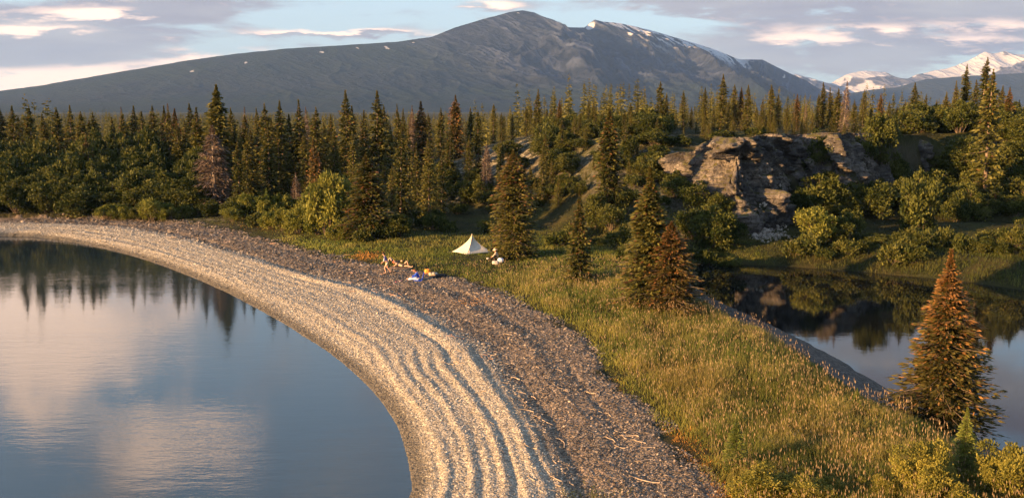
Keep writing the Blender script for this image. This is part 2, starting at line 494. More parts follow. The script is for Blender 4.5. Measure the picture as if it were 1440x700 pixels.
# ================================================================== terrain sheet
def build_ground():
    az = np.concatenate([np.linspace(-180, -34, 90, endpoint=False), np.linspace(-34, 34, 860, endpoint=False), np.linspace(34, 180, 90)])
    az = np.radians(az)
    rr = np.concatenate([np.linspace(.6, 22, 40, endpoint=False), np.geomspace(22, 160, 620, endpoint=False), np.geomspace(160, 700, 90, endpoint=False), np.geomspace(700, 30000, 40)])
    A, Rr = np.meshgrid(az, rr)
    x = Rr * np.sin(A); y = Rr * np.cos(A)
    z, dL, dV, onb, dP, s, k = height(x, y, True)
    n, m = A.shape
    V = np.stack([x, y, z], -1).reshape(-1, 3)
    I = np.arange(n * m).reshape(n, m)
    F = np.stack([I[:-1, :-1], I[:-1, 1:], I[1:, 1:], I[1:, :-1]], -1).reshape(-1, 4)
    F = F[:, ::-1]
    # centre fan
    V = np.vstack([V, [[0, 0, Hs(0, 0)]]]); c = n * m
    fan = np.stack([np.full(m - 1, c), I[0, 1:], I[0, :-1]], -1)[:, ::-1]
    edge = sstep(.25, -.25, np.where(onb, -1, 1) * np.minimum(dV, 3) + fbm(x * .7, y * .7, 77, 3) * 2.2 )
    beach = np.where(dL < 0, 1, np.where(y < 5, 0, edge)) * (dP > 1.5)
    bank = sstep(4.4, 3.2, dP + fbm(x * .5, y * .5, 78, 3) * 2) * (dL > 1) * (1 - beach) * nearside(x, y)
    lich = sstep(.02, .16, fbm(x * .06, y * .06, 81, 3)) * sstep(98, 108, y) * sstep(60, 40, np.abs(x - 0)) + sstep(.15, .6, k) * sstep(24, 18, x) * 1.0
    lich = np.clip(lich * .40 + .8 * np.exp(-((x + 6) ** 2 / 80 + (y - 118) ** 2 / 40)) * 1.5, 0, 1)
    rocky = np.clip(sstep(.2, .6, k) * (1 - sstep(.8, .95, k)), 0, 1) * .35
    wet = sstep(1.2, .35, dL) * beach
    def e(a): return np.concatenate([a.ravel(), [a.ravel()[0]]])
    me = mesh_np('ground', V, [F, fan], [M_GROUND], True, dict(across=e(s), beach=e(beach), bank=e(bank), lichen=e(lich), rocky=e(rocky), wet=e(wet)))
    return tag(obj('ground', me), kind='structure')
build_ground()

def quad(name, x0, x1, y0, y1, z, m):
    V = [(x0, y0, z), (x1, y0, z), (x1, y1, z), (x0, y1, z)]
    return obj(name, mesh_np(name, V, [[(0, 1, 2, 3)]], [m], False))
tag(quad('lake_water', -600, 8.0, -500, 118, 0.0, M_LAKE), kind='structure')
tag(quad('pond_water', 8.01, 135, 18, 92, 0.0, M_POND), kind='structure')

# ================================================================== mountains
def mountain_mat(name, low, high, veg, snowc=(.60, .60, .63)):
    m, t, b = mat(name, rough=.95, spec=.1)
    co = t.new('ShaderNodeNewGeometry').outputs['Position']
    n = t.noise(co, .004, 8, .65); n2 = t.noise(co, .02, 6, .7)
    c = t.mix(t.ramp(n, .36, .64), low, high)
    c = t.mix(t.m('MULTIPLY', t.ramp(n2, .48, .60), .8), c, tuple(v * .35 for v in low))
    c = t.mix(t.m('MULTIPLY', t.attr('pale'), t.ramp(n2, .35, .6)), c, tuple(min(1, v * 2.4) for v in high))
    c = t.mix(t.m('MULTIPLY', t.attr('green'), t.ramp(n, .25, .55)), c, veg)
    c = t.mix(t.attr('snow'), c, snowc)
    t.put(b.inputs['Base Color'], c)
    bp = t.new('ShaderNodeBump'); bp.inputs['Strength'].default_value = .9; bp.inputs['Distance'].default_value = 30
    t.put(bp.inputs['Height'], t.m('ADD', n2, t.m('MULTIPLY', t.attr('pale'), .5))); t.put(b.inputs['Normal'], bp.outputs[0])
    return m

def mountain(name, sky, Dl, Dr, px0, px1, W, rough, mt, snowf, greenf, nu=900, nv=220, lab=None, scale=1.0, seed=0, back=.6):
    pxs = np.linspace(px0, px1, nu)
    sx = [a for a, b in sky]; sy = [b for a, b in sky]
    py = np.interp(pxs, sx, sy)
    # fine crest detail
    py = py + fbm(pxs * .05, pxs * 0 + 3, seed + 3, 5, .6) * (2.2 if (np.isscalar(rough) and rough > .5) else 1.1)
    D = Dl + (Dr - Dl) * (pxs - 0) / 1100.0
    X = []; Z = []
    for a, b, d in zip(pxs, py, D):
        p = at_dist(a, b, d); X.append(p[0]); Z.append(p[2])
    X = np.array(X); Zc = np.array(Z)
    tx = np.gradient(X); ty = np.gradient(D); L = np.hypot(tx, ty); nx, ny = ty / L, -tx / L   # towards the viewer
    nx = np.full_like(nx, nx.mean()); ny = np.full_like(ny, ny.mean())
    bl = sstep(820, 1120, pxs) if px1 < 1400 else 0 * pxs
    rl = np.hypot(X, D); nx = nx * (1 - bl) - X / rl * bl; ny = ny * (1 - bl) - D / rl * bl
    nb = int(nv * .25)
    v = np.concatenate([np.linspace(0, 1, nv), 1 + np.linspace(0, 1, nb + 1)[1:]])
    U, Vv = np.meshgrid(np.arange(nu), v)
    along = np.cumsum(np.hypot(tx, ty)); AL = along[U]
    t = np.clip(Vv, 0, 1)
    off = (1 - Vv) * W
    off = np.where(Vv > 1, (1 - Vv) * W * back, off)
    x = X[U] + nx[U] * off; y = D[U] + ny[U] * off
    crest = Zc[U]
    base = 1.0
    z = base + (crest - base) * (t ** 1.25 * .55 + .45 * t)
    z = np.where(Vv > 1, crest * (1 - (Vv - 1) * .95), z)
    px_ = pxs[U]
    rf = np.clip(rough if np.isscalar(rough) else np.interp(px_, [a for a, b in rough], [b for a, b in rough]), 0, 2)
    warp = fbm(AL / 900, t * 2.5, seed + 7, 3) * 500
    g = ridged((AL + warp + off * .35) / 520 / scale, t * 1.2 + AL / 4000, seed + 11, 5, .55)
    g2 = ridged((AL + warp * .5 - off * .2) / 150 / scale, t * 2.6, seed + 15, 4, .6)
    env = np.sin(np.clip(t, 0, 1) * np.pi) ** .8
    env2 = np.where(Vv > 1, 0, env)
    z = z + rf * env2 * ((g - .55) * .36 + (g2 - .5) * .16) * crest
    # keep the face below the crest line
    lim = base + (crest - base) * (t * .985 + .015)
    z = np.where((Vv <= 1), np.minimum(z, lim + (1 - t) * 60 * np.clip(crest / 500 - .35, 0, 1)), z)
    z = np.maximum(z, -5 + 0 * z)
    n, m = U.shape
    I = np.arange(n * m).reshape(n, m)
    F = np.stack([I[:-1, :-1], I[:-1, 1:], I[1:, 1:], I[1:, :-1]], -1).reshape(-1, 4)
    snow = snowf(px_, t, Vv, AL, g, g2); green = greenf(px_, t, g)
    strk = fbm(AL / 38 + warp * .002, t * 3.0, seed + 21, 4, .6)
    pale = (sstep(.62, .8, g2) * .5 + sstep(.06, .22, strk) * .8) * rf * sstep(.2, .55, t)
    me = mesh_np(name, np.stack([x, y, z], -1).reshape(-1, 3), [F], [mt], True,
                 dict(snow=snow.ravel(), green=green.ravel(), pale=pale.ravel()))
    return tag(obj(name, me), lab, None, None, 'structure')

main_sky = [(-400, 172), (-200, 150), (-100, 140), (0, 128), (60, 120), (130, 108), (200, 96), (260, 86), (330, 76), (400, 69), (480, 64),
            (560, 59), (608, 52), (640, 39), (680, 27), (715, 18), (735, 15), (752, 18), (775, 31), (800, 39), (822, 39),
            (836, 28), (850, 31), (865, 32), (890, 37), (920, 44), (960, 56), (1000, 68), (1040, 84), (1072, 84),
            (1092, 94), (1110, 103), (1135, 114), (1150, 124), (1200, 142), (1260, 155), (1330, 162)]
def blob(px, t, cx, ct, sx, st, sk=0.0):
    u = px - cx - sk * (t - ct) * 100
    return np.exp(-((u / sx) ** 2 + ((t - ct) / st) ** 2))
def snow_main(px, t, v, al, g, g2):
    st = fbm(al / 60 + t * 6, t * 9, 301, 4, .6)
    band = sstep(830, 870, px) * sstep(1070, 1030, px) * sstep(.72, .93, t)
    s = sstep(.08, .12, st + .09 * band + .07 * sstep(.93, .97, t)) * band
    s = np.maximum(s, sstep(.55, .75, blob(px, t, 826, .985, 8, .02, .8) + st * .5))
    for cx, ct, sx, sy, sk in ((245, .80, 4, .03, 1.0), (322, .84, 5, .025, 1.5), (441, .93, 4.5, .02, 1.5), (494, .955, 2, .012, 0),
                               (530, .93, 3, .035, .8), (725, .985, 4, .012, 1.2), (905, .78, 2, .035, .6), (936, .60, 2, .04, .3), (575, .97, 2, .01, 0),
                               (785, .73, 2, .014, .5), (850, .86, 2.5, .03, .3), (1103, .9, 2, .05, .3)):
        s = np.maximum(s, .8 * sstep(.52, .62, blob(px, t, cx, ct, sx * .75, sy * .7, sk) + fbm(px * .35, t * 60, 305, 3) * .9))
    return np.where(v > 1, 0, s)
def green_main(px, t, g):
    a = sstep(640, 520, px) * (.55 + .45 * sstep(.45, .9, t)) + sstep(.42, .22, t + (g - .5) * .2) * .9
    return np.clip(a, 0, 1)
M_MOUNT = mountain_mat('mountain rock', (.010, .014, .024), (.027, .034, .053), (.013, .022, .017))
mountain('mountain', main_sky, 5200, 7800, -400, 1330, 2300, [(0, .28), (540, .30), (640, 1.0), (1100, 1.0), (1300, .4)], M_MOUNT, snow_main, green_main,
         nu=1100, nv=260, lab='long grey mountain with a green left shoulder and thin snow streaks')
far_sky = [(1000, 150), (1060, 128), (1118, 105), (1140, 110), (1165, 119), (1190, 105), (1212, 100), (1245, 101), (1264, 116), (1288, 105), (1330, 97),
           (1358, 87), (1385, 73), (1398, 75), (1414, 72), (1424, 76), (1450, 77), (1500, 72), (1560, 84), (1700, 95)]
def snow_far(px, t, v, al, g, g2):
    st = fbm(al / 420, t * 3, 401, 5, .6)
    return np.where(v > 1, .9, sstep(-.02, .02, st - .05 + .05 * sstep(.6, .95, t) + (.42 - g) * .45) * sstep(.30, .5, t))
def green_far(px, t, g): return sstep(.35, .2, t)
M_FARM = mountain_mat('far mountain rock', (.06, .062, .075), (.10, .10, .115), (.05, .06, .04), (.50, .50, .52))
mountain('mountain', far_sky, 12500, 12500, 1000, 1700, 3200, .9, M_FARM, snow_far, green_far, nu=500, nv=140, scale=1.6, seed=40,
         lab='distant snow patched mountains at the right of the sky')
foot_sky = [(1040, 168), (1120, 150), (1180, 134), (1230, 126), (1262, 123), (1300, 112), (1360, 107), (1440, 103), (1520, 99), (1700, 104)]
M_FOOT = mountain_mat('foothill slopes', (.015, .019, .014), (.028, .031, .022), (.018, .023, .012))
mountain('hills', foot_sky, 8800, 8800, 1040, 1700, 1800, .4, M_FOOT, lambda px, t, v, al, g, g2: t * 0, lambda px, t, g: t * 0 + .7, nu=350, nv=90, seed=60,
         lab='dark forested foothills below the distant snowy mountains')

# ================================================================== cliff
def build_cliff():
    pts = [(13.5, 119), (15.2, 111), (17.8, 103.5), (20.2, 98), (22.3, 93.6), (23.4, 93.6), (26, 96), (29, 99), (31.5, 101.5), (33.9, 103.6), (34.3, 100.3), (35.0, 99.8), (37.5, 102), (43, 106.5), (50.5, 111), (58, 114)]
    P = np.array(pts, float); seg = np.hypot(*np.diff(P, axis=0).T); cum = np.concatenate([[0], np.cumsum(seg)])
    nu = 520; u = np.linspace(0, cum[-1], nu)
    cx = np.interp(u, cum, P[:, 0]); cy = np.interp(u, cum, P[:, 1])
    tx = np.gradient(cx); ty = np.gradient(cy)
    k = np.ones(9) / 9
    tx = np.convolve(np.pad(tx, 4, 'edge'), k, 'valid'); ty = np.convolve(np.pad(ty, 4, 'edge'), k, 'valid')
    L = np.hypot(tx, ty); nx, ny = ty / L, -tx / L
    nv = 110; nt = 16
    v = np.concatenate([np.linspace(0, 1, nv), 1 + np.linspace(0, 1, nt + 1)[1:]])
    U, V = np.meshgrid(np.arange(nu), v)
    zb = height(cx + nx * 3.0, cy + ny * 3.0) - .8
    ztop_t = height(cx - nx * 3.0, cy - ny * 3.0)
    fade = np.interp(u, [0, 14, 19.5, 23.5, cum[-1] - 14, cum[-1]], [.30, .42, .72, 1, 1, .5])
    zt = 11.4 + fbm(u * .25, u * 0, 71, 4) * .7
    zt = zb + (zt - zb) * np.clip(fade, 0, 1)
    T = np.clip(V, 0, 1)
    z = zb[U] + (zt[U] - zb[U]) * T
    uu = u[U]
    # block structure
    wx_ = uu + .08 * fbm(uu * .6, z * .6, 99, 3); wz = z + .08 * fbm(uu * .6 + 9, z * .6, 98, 3)
    fa, ea = facets(wx_ * .30 + wz * .12, wz * .10 - wx_ * .10, 101, .9)
    fb, eb = facets(wx_ * .80 + wz * .22, wz * .26 - wx_ * .25, 111, 1.0)
    fc, ec = facets(wx_ * 2.0 + wz * .5, wz * .8 - wx_ * .6, 117, 1.0)
    fd, ed = facets(wx_ * 4.6 + wz * 1.5, wz * 3.2 - wx_, 119, 1.1)
    disp = fa * 2.3 + fb * 1.15 + fc * .45 + fd * .16
    disp -= .55 * np.exp(-(ea / .05) ** 2) + .22 * np.exp(-(eb / .06) ** 2)
    disp += fbm(uu * .2, z * .2, 121, 2) * .7
    crack = np.abs(fbm(uu * .5 + z * .3, z * .1, 127, 3)); disp -= .8 * np.exp(-(crack / .010) ** 2)
    disp *= 1 + 0 * disp
    lean = 1.5 * (1 - T) ** 1.4 - .4 * T
    off = disp * np.interp(T, [0, .1, .93, 1], [.6, 1, 1, .45]) + lean
    back = np.clip(V - 1, 0, 1) * 4.0
    off = np.where(V > 1, off - back, off)
    x = cx[U] + nx[U] * off; y = cy[U] + ny[U] * off
    zz = z + .25 * fbm(uu, z, 131, 3)
    lowz = np.minimum(zz, ztop_t[U] - .25)
    zz = np.where(V > 1, zz * (1 - (V - 1)) + lowz * (V - 1) + .15 * np.sin((V - 1) * np.pi), zz)
    n, m = U.shape; I = np.arange(n * m).reshape(n, m)
    F = np.stack([I[:-1, :-1], I[:-1, 1:], I[1:, 1:], I[1:, :-1]], -1).reshape(-1, 4)
    me = mesh_np('cliff', np.stack([x, y, zz], -1).reshape(-1, 3), [F], [M_CLIFF], False)
    return tag(obj('cliff', me), 'broad dark rock cliff with a sunlit left corner beyond the pond', None, None, 'structure')
build_cliff()

def boulder_mesh(seed, n=14, m=10, sharp=.35):
    b = MB(); b.ellipsoid((0, 0, 0), (1, 1, 1), n, m)
    V = b.V[0]; r = np.random.default_rng(seed)
    for _ in range(24):                       # chop flat facets
        d = r.normal(size=3); d /= np.linalg.norm(d); h = r.uniform(.38, .72)
        q = V @ d; V = V - np.outer(np.maximum(q - h, 0), d) * .95
    V = V * (1 + sharp * .25 * r.normal(size=3))
    return V, b.F4[0]
def boulder(name, px, py, Y, size, m, label, cat='boulder', group=None, seed=1, rz=0.0, tilt=0.0, z=None):
    V, F = boulder_mesh(seed)
    if Y is None:
        zz = z or 1.2; x, y = on_plane(px, py, zz); zz = Hs(x, y)
        x, y = on_plane(px, py, zz)
    else:
        x, y, _ = at_dist(px, py, Y)
    me = mesh_np(name, V * np.array(size), [F], [m], False)
    o = obj(name, me, loc=(x, y, Hs(x, y) + size[2] * .35), rot=(tilt, 0, rz))
    return tag(o, label, cat, group)
def surf(px, py, z0=2.0):
    z = z0
    for _ in range(30):
        x, y = on_plane(px, py, z); z = z * .5 + Hs(x, y) * .5
    return x, y, Hs(x, y)
# ================================================================== tree meshes (10 m tall spruce at unit scale)
def norm(a): return a / (np.linalg.norm(a, axis=-1, keepdims=True) + 1e-9)

def spruce_meshes(seed, R0=1.5, nb=300, K=9, p=.85, droop=.30, spray=.34, sw=.085, clump=.5, base=.03, cone=0.0, conetop=.0,
                  gap=0.0, mat_=None, bare=False, column=0.0, lean=.0, bark=None, H=10.0, core=True, hang=.5, fan=.26):
    r = np.random.default_rng(seed)
    # trunk
    tb = MB(); zz = np.linspace(-.4, H * .985, 12)
    wx = lean * np.sin(zz / H * 2.2 + seed) * .5; wy = lean * np.cos(zz / H * 1.7 + seed) * .5
    tr = .018 * H * (1 - np.clip(zz, 0, H) / H) ** .8 + .012
    tb.tube(np.stack([wx, wy, zz], 1), tr, 7)
    def axis(z):
        return np.stack([np.interp(z, zz, wx), np.interp(z, zz, wy), z], -1)
    # branches
    t = base + (1 - base) * (np.arange(nb) + r.uniform(-.5, .5, nb)) / nb
    t = np.clip(t, base, .995) ** 1.0
    t = 1 - (1 - t) ** 1.12
    az = np.arange(nb) * 2.39996 + r.normal(0, .35, nb)
    prof = (1 - t) ** p
    prof = (prof * (1 - column) + column * (1 - t ** 3.5) * .80) * (1 - t ** 12) + .012
    low = sstep(base - .03, base + .08, t) * .45 + .55
    cn = vnoise(az * 1.1 / 1.0 + 5, t * 9, seed) * .6 + vnoise(az * 2.3, t * 22, seed + 1) * .4
    L = R0 * prof * low * (1 + clump * (cn - .5) * 2) * r.uniform(.82, 1.12, nb)
    keep = r.uniform(size=nb) > gap * (vnoise(az * .8, t * 6, seed + 3) > .5)
    t, az, L, cn = t[keep], az[keep], L[keep], cn[keep]; nb = len(t)
    D = np.stack([np.cos(az), np.sin(az), np.zeros(nb)], 1); S = np.stack([-np.sin(az), np.cos(az), np.zeros(nb)], 1)
    dr = droop * (1.15 - t * 1.5) + r.normal(0, .07, nb)       # upper branches rise, lower droop
    cb = MB()
    def pt(i, s):
        a = axis(t[i] * H)
        return a + D[i] * (s * L[i])[:, None] + np.array([0, 0, 1.0]) * ((-dr[i] * s + .22 * s * s * droop * 2) * L[i])[:, None]
    if bare:
        for i in range(nb):
            s = np.linspace(0, 1, 4); ii = np.full(4, i)
            tb.tube(pt(ii, s), np.array([.022, .016, .010, .003]) * (.5 + L[i]), 3, cap=False)
    elif nb * K > 1500:
        for i in range(0, nb, 1 if nb * K > 4500 else 3):
            s = np.linspace(0, 1.0 if nb * K > 4500 else .8, 3); ii = np.full(3, i)
            tb.tube(pt(ii, s), np.array([.018, .010, .003]) * (.5 + L[i]), 3, cap=False)
    i = np.repeat(np.arange(nb), K); s = np.tile((np.arange(K) + .5) / K, nb) + r.uniform(-.5, .5, nb * K) / K
    s = np.clip(.10 + .90 * s ** .8, 0, 1)
    Pp = pt(i, s); fo = r.uniform(-1, 1, len(i))
    Pp = Pp + S[i] * (fo * fan * L[i] * np.sin(np.clip(s, 0, 1) * 2.6))[:, None] - np.array([0, 0, 1.0]) * (r.uniform(0, .10, len(i)) * (L[i] * .5 + .1) + np.abs(fo) * .05 * L[i])[:, None]
    side = np.where(r.uniform(size=len(i)) < .5, -1, 1) * r.uniform(.15, 1.1, len(i))
    tip = s > .86
    side = np.where(tip, side * .25, side); side = np.abs(side) * np.sign(fo)
    A = D[i] * np.cos(side)[:, None] + S[i] * np.sin(side)[:, None]
    hz = -r.uniform(-.15, hang, len(i)) - .25 * droop
    hz = np.where(t[i] > .9, r.uniform(.3, .9, len(i)), hz)
    A = norm(A + np.array([0, 0, 1.0]) * hz[:, None])
    fs = .22 + .78 * np.clip(L[i] / R0 * 2.6, 0, 1)
    ln = spray * r.uniform(.6, 1.25, len(i)) * fs
    up = np.array([0, 0, 1.0]) + r.normal(0, .55, (len(i), 3))
    W = norm(np.cross(A, up)) * (sw * r.uniform(.7, 1.3, len(i)) * (.35 + .65 * fs))[:, None]
    tint = np.clip(.15 + .5 * r.uniform(size=nb)[i] * .8 + .35 * s - .1 + r.normal(0, .12, len(i)), 0, 1)
    cone_b = cone + conetop * sstep(.30, .95, t)
    cf = (r.uniform(size=len(i)) < cone_b[i] * sstep(.3, .7, s) * (.4 + .9 * cn[i])).astype(float) * r.uniform(.5, 1, len(i))
    if bare:
        kk = r.uniform(size=len(i)) < .9
        cb.kites(Pp[kk], A[kk] * ln[kk, None], W[kk] * .42, tint[kk]); cfv = np.repeat(cf[kk], 4)
    else:
        cb.kites(Pp, A * ln[:, None], W, tint); cfv = np.repeat(cf, 4)
        if core:       # short inner twigs that close the crown round the trunk
            n2 = int(nb * 2.0); j = r.integers(0, nb, n2); sj = r.uniform(.05, .45, n2)
            A2 = norm(D[j] * r.uniform(.3, 1, (n2, 1)) + S[j] * r.normal(0, .7, (n2, 1)) + np.array([0, 0, 1.0]) * r.normal(-.3, .4, (n2, 1)))
            W2 = norm(np.cross(A2, r.normal(size=(n2, 3)))) * (sw * 1.7)
            fj = (.22 + .78 * np.clip(L[j] / R0 * 2.6, 0, 1))[:, None]
            cb.kites(pt(j, sj), A2 * spray * 1.1 * fj, W2 * fj, np.full(n2, .15)); cfv = np.concatenate([cfv, np.zeros(n2 * 4)])
    # leader
    P0 = axis(np.full(5, H * .97)) + r.normal(0, .015 * H / 10, (5, 3)) * 0
    A0 = norm(np.array([[0, 0, 1.0]]) + r.normal(0, .18, (5, 3))) * .045 * H
    cb.kites(P0, A0, norm(np.cross(A0, r.normal(size=(5, 3)))) * .035, .7); cfv = np.concatenate([cfv, np.zeros(20)])
    crown = cb.mesh('crown', [mat_ or M_NEEDLE], False, 'tint', dict(cone=cfv))
    trunk = tb.mesh('trunk', [bark or M_BARK], True)
    return trunk, crown

def shrub_meshes(seed, R0=1.4, H=2.2, lobes=14, n=2600, leaf=.16, lw=.06, mat_=None, updir=.3, spread=1.0, stemr=.03):
    r = np.random.default_rng(seed)
    az = r.uniform(0, 2 * np.pi, lobes); rad = R0 * .75 * np.sqrt(r.uniform(size=lobes)) * spread
    hz = H * (.14 + .66 * r.uniform(size=lobes) * (1 - .45 * (rad / R0) ** 2))
    C = np.stack([rad * np.cos(az), rad * np.sin(az), hz], 1)
    C = np.vstack([C, [[0, 0, H * .72]]]); lobes += 1
    lr = r.uniform(.16, .46, lobes) * R0 * .85; C[:, 2] += (lr < .28 * R0) * r.uniform(0, .22, lobes) * H
    tb = MB()
    for k in range(lobes):
        c = C[k]; s = np.linspace(0, 1, 5)[:, None]
        root = np.array([c[0] * .12, c[1] * .12, -.2])
        P = root + (c - root) * s + np.stack([np.zeros(5), np.zeros(5), np.sin(s[:, 0] * np.pi) * .10 * H], 1)
        tb.tube(P, np.linspace(stemr, stemr * .3, 5), 4, cap=False)
        for q in range(3):
            d = norm(r.normal(size=3) + np.array([0, 0, .5])) * lr[k] * .9
            tb.tube(np.array([P[3], P[3] + d * .6, P[3] + d * 1.05 + [0, 0, .03]]), [stemr * .4, stemr * .25, stemr * .1], 3, cap=False)
    k = r.choice(lobes, n, p=lr ** 2 / (lr ** 2).sum())
    d = norm(r.normal(size=(n, 3))); d[:, 2] = np.abs(d[:, 2]) * np.where(r.uniform(size=n) < .75, 1, -1)
    rr_ = lr[k] * r.uniform(.35, 1.12, n) ** .6 * (1 + .45 * (vnoise(d[:, 0] * 2.5 + k * 7.1, d[:, 1] * 2.5 + d[:, 2] * 2, seed) - .5) * 2)
    P = C[k] + d * rr_[:, None] * np.array([1, 1, .85])
    P[:, 2] = np.maximum(P[:, 2], .03)
    A = norm(d * .8 + r.normal(0, .6, (n, 3)) + np.array([0, 0, updir])) * (leaf * r.uniform(.6, 1.3, (n, 1)))
    W = norm(np.cross(A, r.normal(size=(n, 3)))) * (lw * r.uniform(.7, 1.3, (n, 1)))
    cb = MB(); tint = np.clip(.45 + .3 * r.normal(size=lobes)[k] + .25 * r.normal(size=n), 0, 1)
    cb.kites(P, A, W, tint)
    return tb.mesh('stems', [M_STEM], True), cb.mesh('foliage', [mat_ or M_WILLOW], False, 'tint', dict(cone=np.zeros(n * 4)))

TREE = {}
for k in range(7):
    TREE['mid%d' % k] = spruce_meshes(100 + k, R0=[1.75, 1.45, 2.0, 1.35, 1.65, 2.1, 1.5][k], nb=[300, 300, 320, 290, 320, 320, 290][k], K=11,
                                      p=[.85, .75, .85, .7, .95, .9, .65][k], droop=[.35, .45, .3, .5, .4, .35, .55][k], clump=.75, gap=[.2, .4, .2, .5, .3, .25, .6][k],
                                      column=[0, .15, 0, .3, 0, .1, .2][k], spray=.37, sw=.095, lean=.25, cone=.03, conetop=.10)
for k in range(2):
    TREE['red%d' % k] = spruce_meshes(200 + k, R0=[1.8, 1.5][k], nb=310, K=11, p=.8, droop=.4, clump=.55, spray=.37, sw=.095, cone=.22, conetop=.4, column=.1, mat_=M_NEEDLE_RED, gap=.2)
for k in range(3):
    TREE['dead%d' % k] = spruce_meshes(300 + k, R0=[2.0, 1.5, 1.2][k], nb=[330, 240, 170][k], K=16, p=.8, droop=.75, clump=.4, spray=.55, sw=.10, bare=True, base=.03, gap=.2,
                                       mat_=M_DEADN, bark=M_DEADBARK, hang=1.0)
TREE['young0'] = spruce_meshes(400, R0=2.6, nb=110, K=9, p=.9, droop=.0, clump=.3, spray=1.0, sw=.20, mat_=M_YOUNG, hang=.1)
TREE['young1'] = spruce_meshes(401, R0=2.9, nb=330, K=26, p=.95, droop=.0, clump=.35, spray=.50, sw=.06, mat_=M_YOUNG, hang=.15)
SHRUB = {}
for k in range(4):
    SHRUB['willow%d' % k] = shrub_meshes(500 + k, R0=1.5, H=2.4, lobes=22 + 3 * k, n=5200, leaf=.16, lw=.055, mat_=M_WILLOW)
    SHRUB['alder%d' % k] = shrub_meshes(520 + k, R0=1.6, H=2.3, lobes=20 + 3 * k, n=5200, leaf=.165, lw=.058, mat_=M_ALDER)
for k in range(3): SHRUB['sun%d' % k] = shrub_meshes(580 + k, R0=1.5, H=2.4, lobes=24, n=6000, leaf=.15, lw=.052, mat_=M_WILLOW_SUN)
SHRUB['low0'] = shrub_meshes(540, R0=1.2, H=.8, lobes=16, n=1800, leaf=.17, lw=.06, mat_=M_ALDER)
SHRUB['low1'] = shrub_meshes(541, R0=1.2, H=.9, lobes=16, n=1800, leaf=.17, lw=.06, mat_=M_WILLOW)
for k in range(3):
    SHRUB['gold%d' % k] = shrub_meshes(560 + k, R0=.95, H=1.35, lobes=26 + 4 * k, n=11000, leaf=.072, lw=.021, mat_=M_GOLD, updir=.5, stemr=.014)

def plant(name, parts, meshes, x, y, z, sc, rz, label, cat, group=None, tilt=(0, 0)):
    o = bpy.data.objects.new(name, None); col.objects.link(o)
    o.location = (x, y, z); o.scale = sc; o.rotation_euler = (tilt[0], tilt[1], rz); o.empty_display_size = .3
    for pn, me in zip(parts, meshes):
        c = bpy.data.objects.new(pn, me); col.objects.link(c); c.parent = o
    return tag(o, label, cat, group)

SPOTS = []          # occupied spots (x, y, r)
def tree(px, top, Y, kind, w=1.0, label=None, group=None, name='spruce_tree', cat='spruce', rz=None, meshes=None, sink=.1):
    xt, _, zt = at_dist(px, top, Y)
    zg = Hs(xt, Y); h = max(zt - zg, 1.0); s = h / 10.0
    ms = meshes or TREE[kind]
    o = plant(name, ('trunk', 'crown'), ms, xt, Y, zg - sink * s, (s * w * (1.22 if meshes else 1.0), s * w * (1.22 if meshes else 1.0), s), random.uniform(0, 6.28) if rz is None else rz, label, cat, group,
              (random.uniform(-.02, .02), random.uniform(-.02, .02)))
    SPOTS.append((xt, Y, .2 * h))
    return o
def shrub(px, base, w, h, kind, label, Y=None, group=None, name='willow_shrub', cat='shrub', z0=2.0):
    if Y is None: x, y, z = surf(px, base, z0)
    else:
        x, y, _ = at_dist(px, base, Y); z = Hs(x, y)
    sm = {'w': (1.5, 2.4), 'a': (1.6, 2.3), 'l': (1.2, .85), 's': (1.5, 2.4), 'g': (.95, 1.35)}[kind[0]]
    SPOTS.append((x, y, w * .4))
    return plant(name, ('stems', 'foliage'), SHRUB[kind], x, y, z - .05, (w / 2 / sm[0], w / 2 / sm[0], h / sm[1]), random.uniform(0, 6.28), label, cat, group)

# ------------------------------------------------------------------ hero trees
tree(724, 210, 78.6, None, label='dense columnar spruce with rusty top just right of the tent', w=1.0,
     meshes=spruce_meshes(701, R0=2.0, nb=700, K=20, p=.55, droop=.45, clump=.5, spray=.32, sw=.07, column=.88, cone=.05, conetop=.45, gap=.15))
tree(816, 264, 68, None, label='small narrow spruce with spindly club top at the meadow edge', w=.95,
     meshes=spruce_meshes(702, R0=1.9, nb=430, K=12, p=1.7, droop=.5, clump=.7, spray=.42, sw=.10, column=.12, cone=.08, conetop=.3, gap=.25))
tree(918, 233, 58.5, None, label='tall dark spruce standing on the spit beside the pond head', w=1.0,
     meshes=spruce_meshes(703, R0=2.1, nb=700, K=20, p=.95, droop=.3, clump=.55, spray=.34, sw=.08, column=.05, cone=.05, conetop=.1, gap=.15))
tree(947, 310, 57.2, None, label='rust brown coned spruce leaning on the tall dark spruce by the pond', w=1.15,
     meshes=spruce_meshes(704, R0=2.5, nb=560, K=30, p=.75, droop=.2, clump=.7, spray=.36, sw=.075, column=.10, cone=.10, conetop=.45, mat_=M_NEEDLE_RED, gap=.1), rz=.4)
tree(1343, 348, 38.2, None, label='bushy spruce with cone laden orange top at the pond bank', w=1.0, rz=1.2,
     meshes=spruce_meshes(705, R0=2.25, nb=900, K=42, p=1.05, droop=.12, clump=.8, spray=.30, sw=.055, cone=.10, conetop=.9, gap=.45, hang=.35, mat_=foliage_mat('hero spruce needles', (.024, .032, .010), (.15, .125, .035), cone=(.33, .165, .06))))
tree(1036, 585, 31.6, 'young1', label='small bright green young spruce alone in the tall grass', w=.95)
tree(1363, 572, 30.0, 'young1', label='taller young spruce rising among the yellow willow bushes', w=.78)
tree(1328, 622, 29.6, 'young1', label='shorter young spruce beside the taller one in the yellow bushes', w=.85)
tree(1206, 545, 37.5, 'young0', label='tiny spruce seedling poking out of the grass above the gravel bank', w=.9)
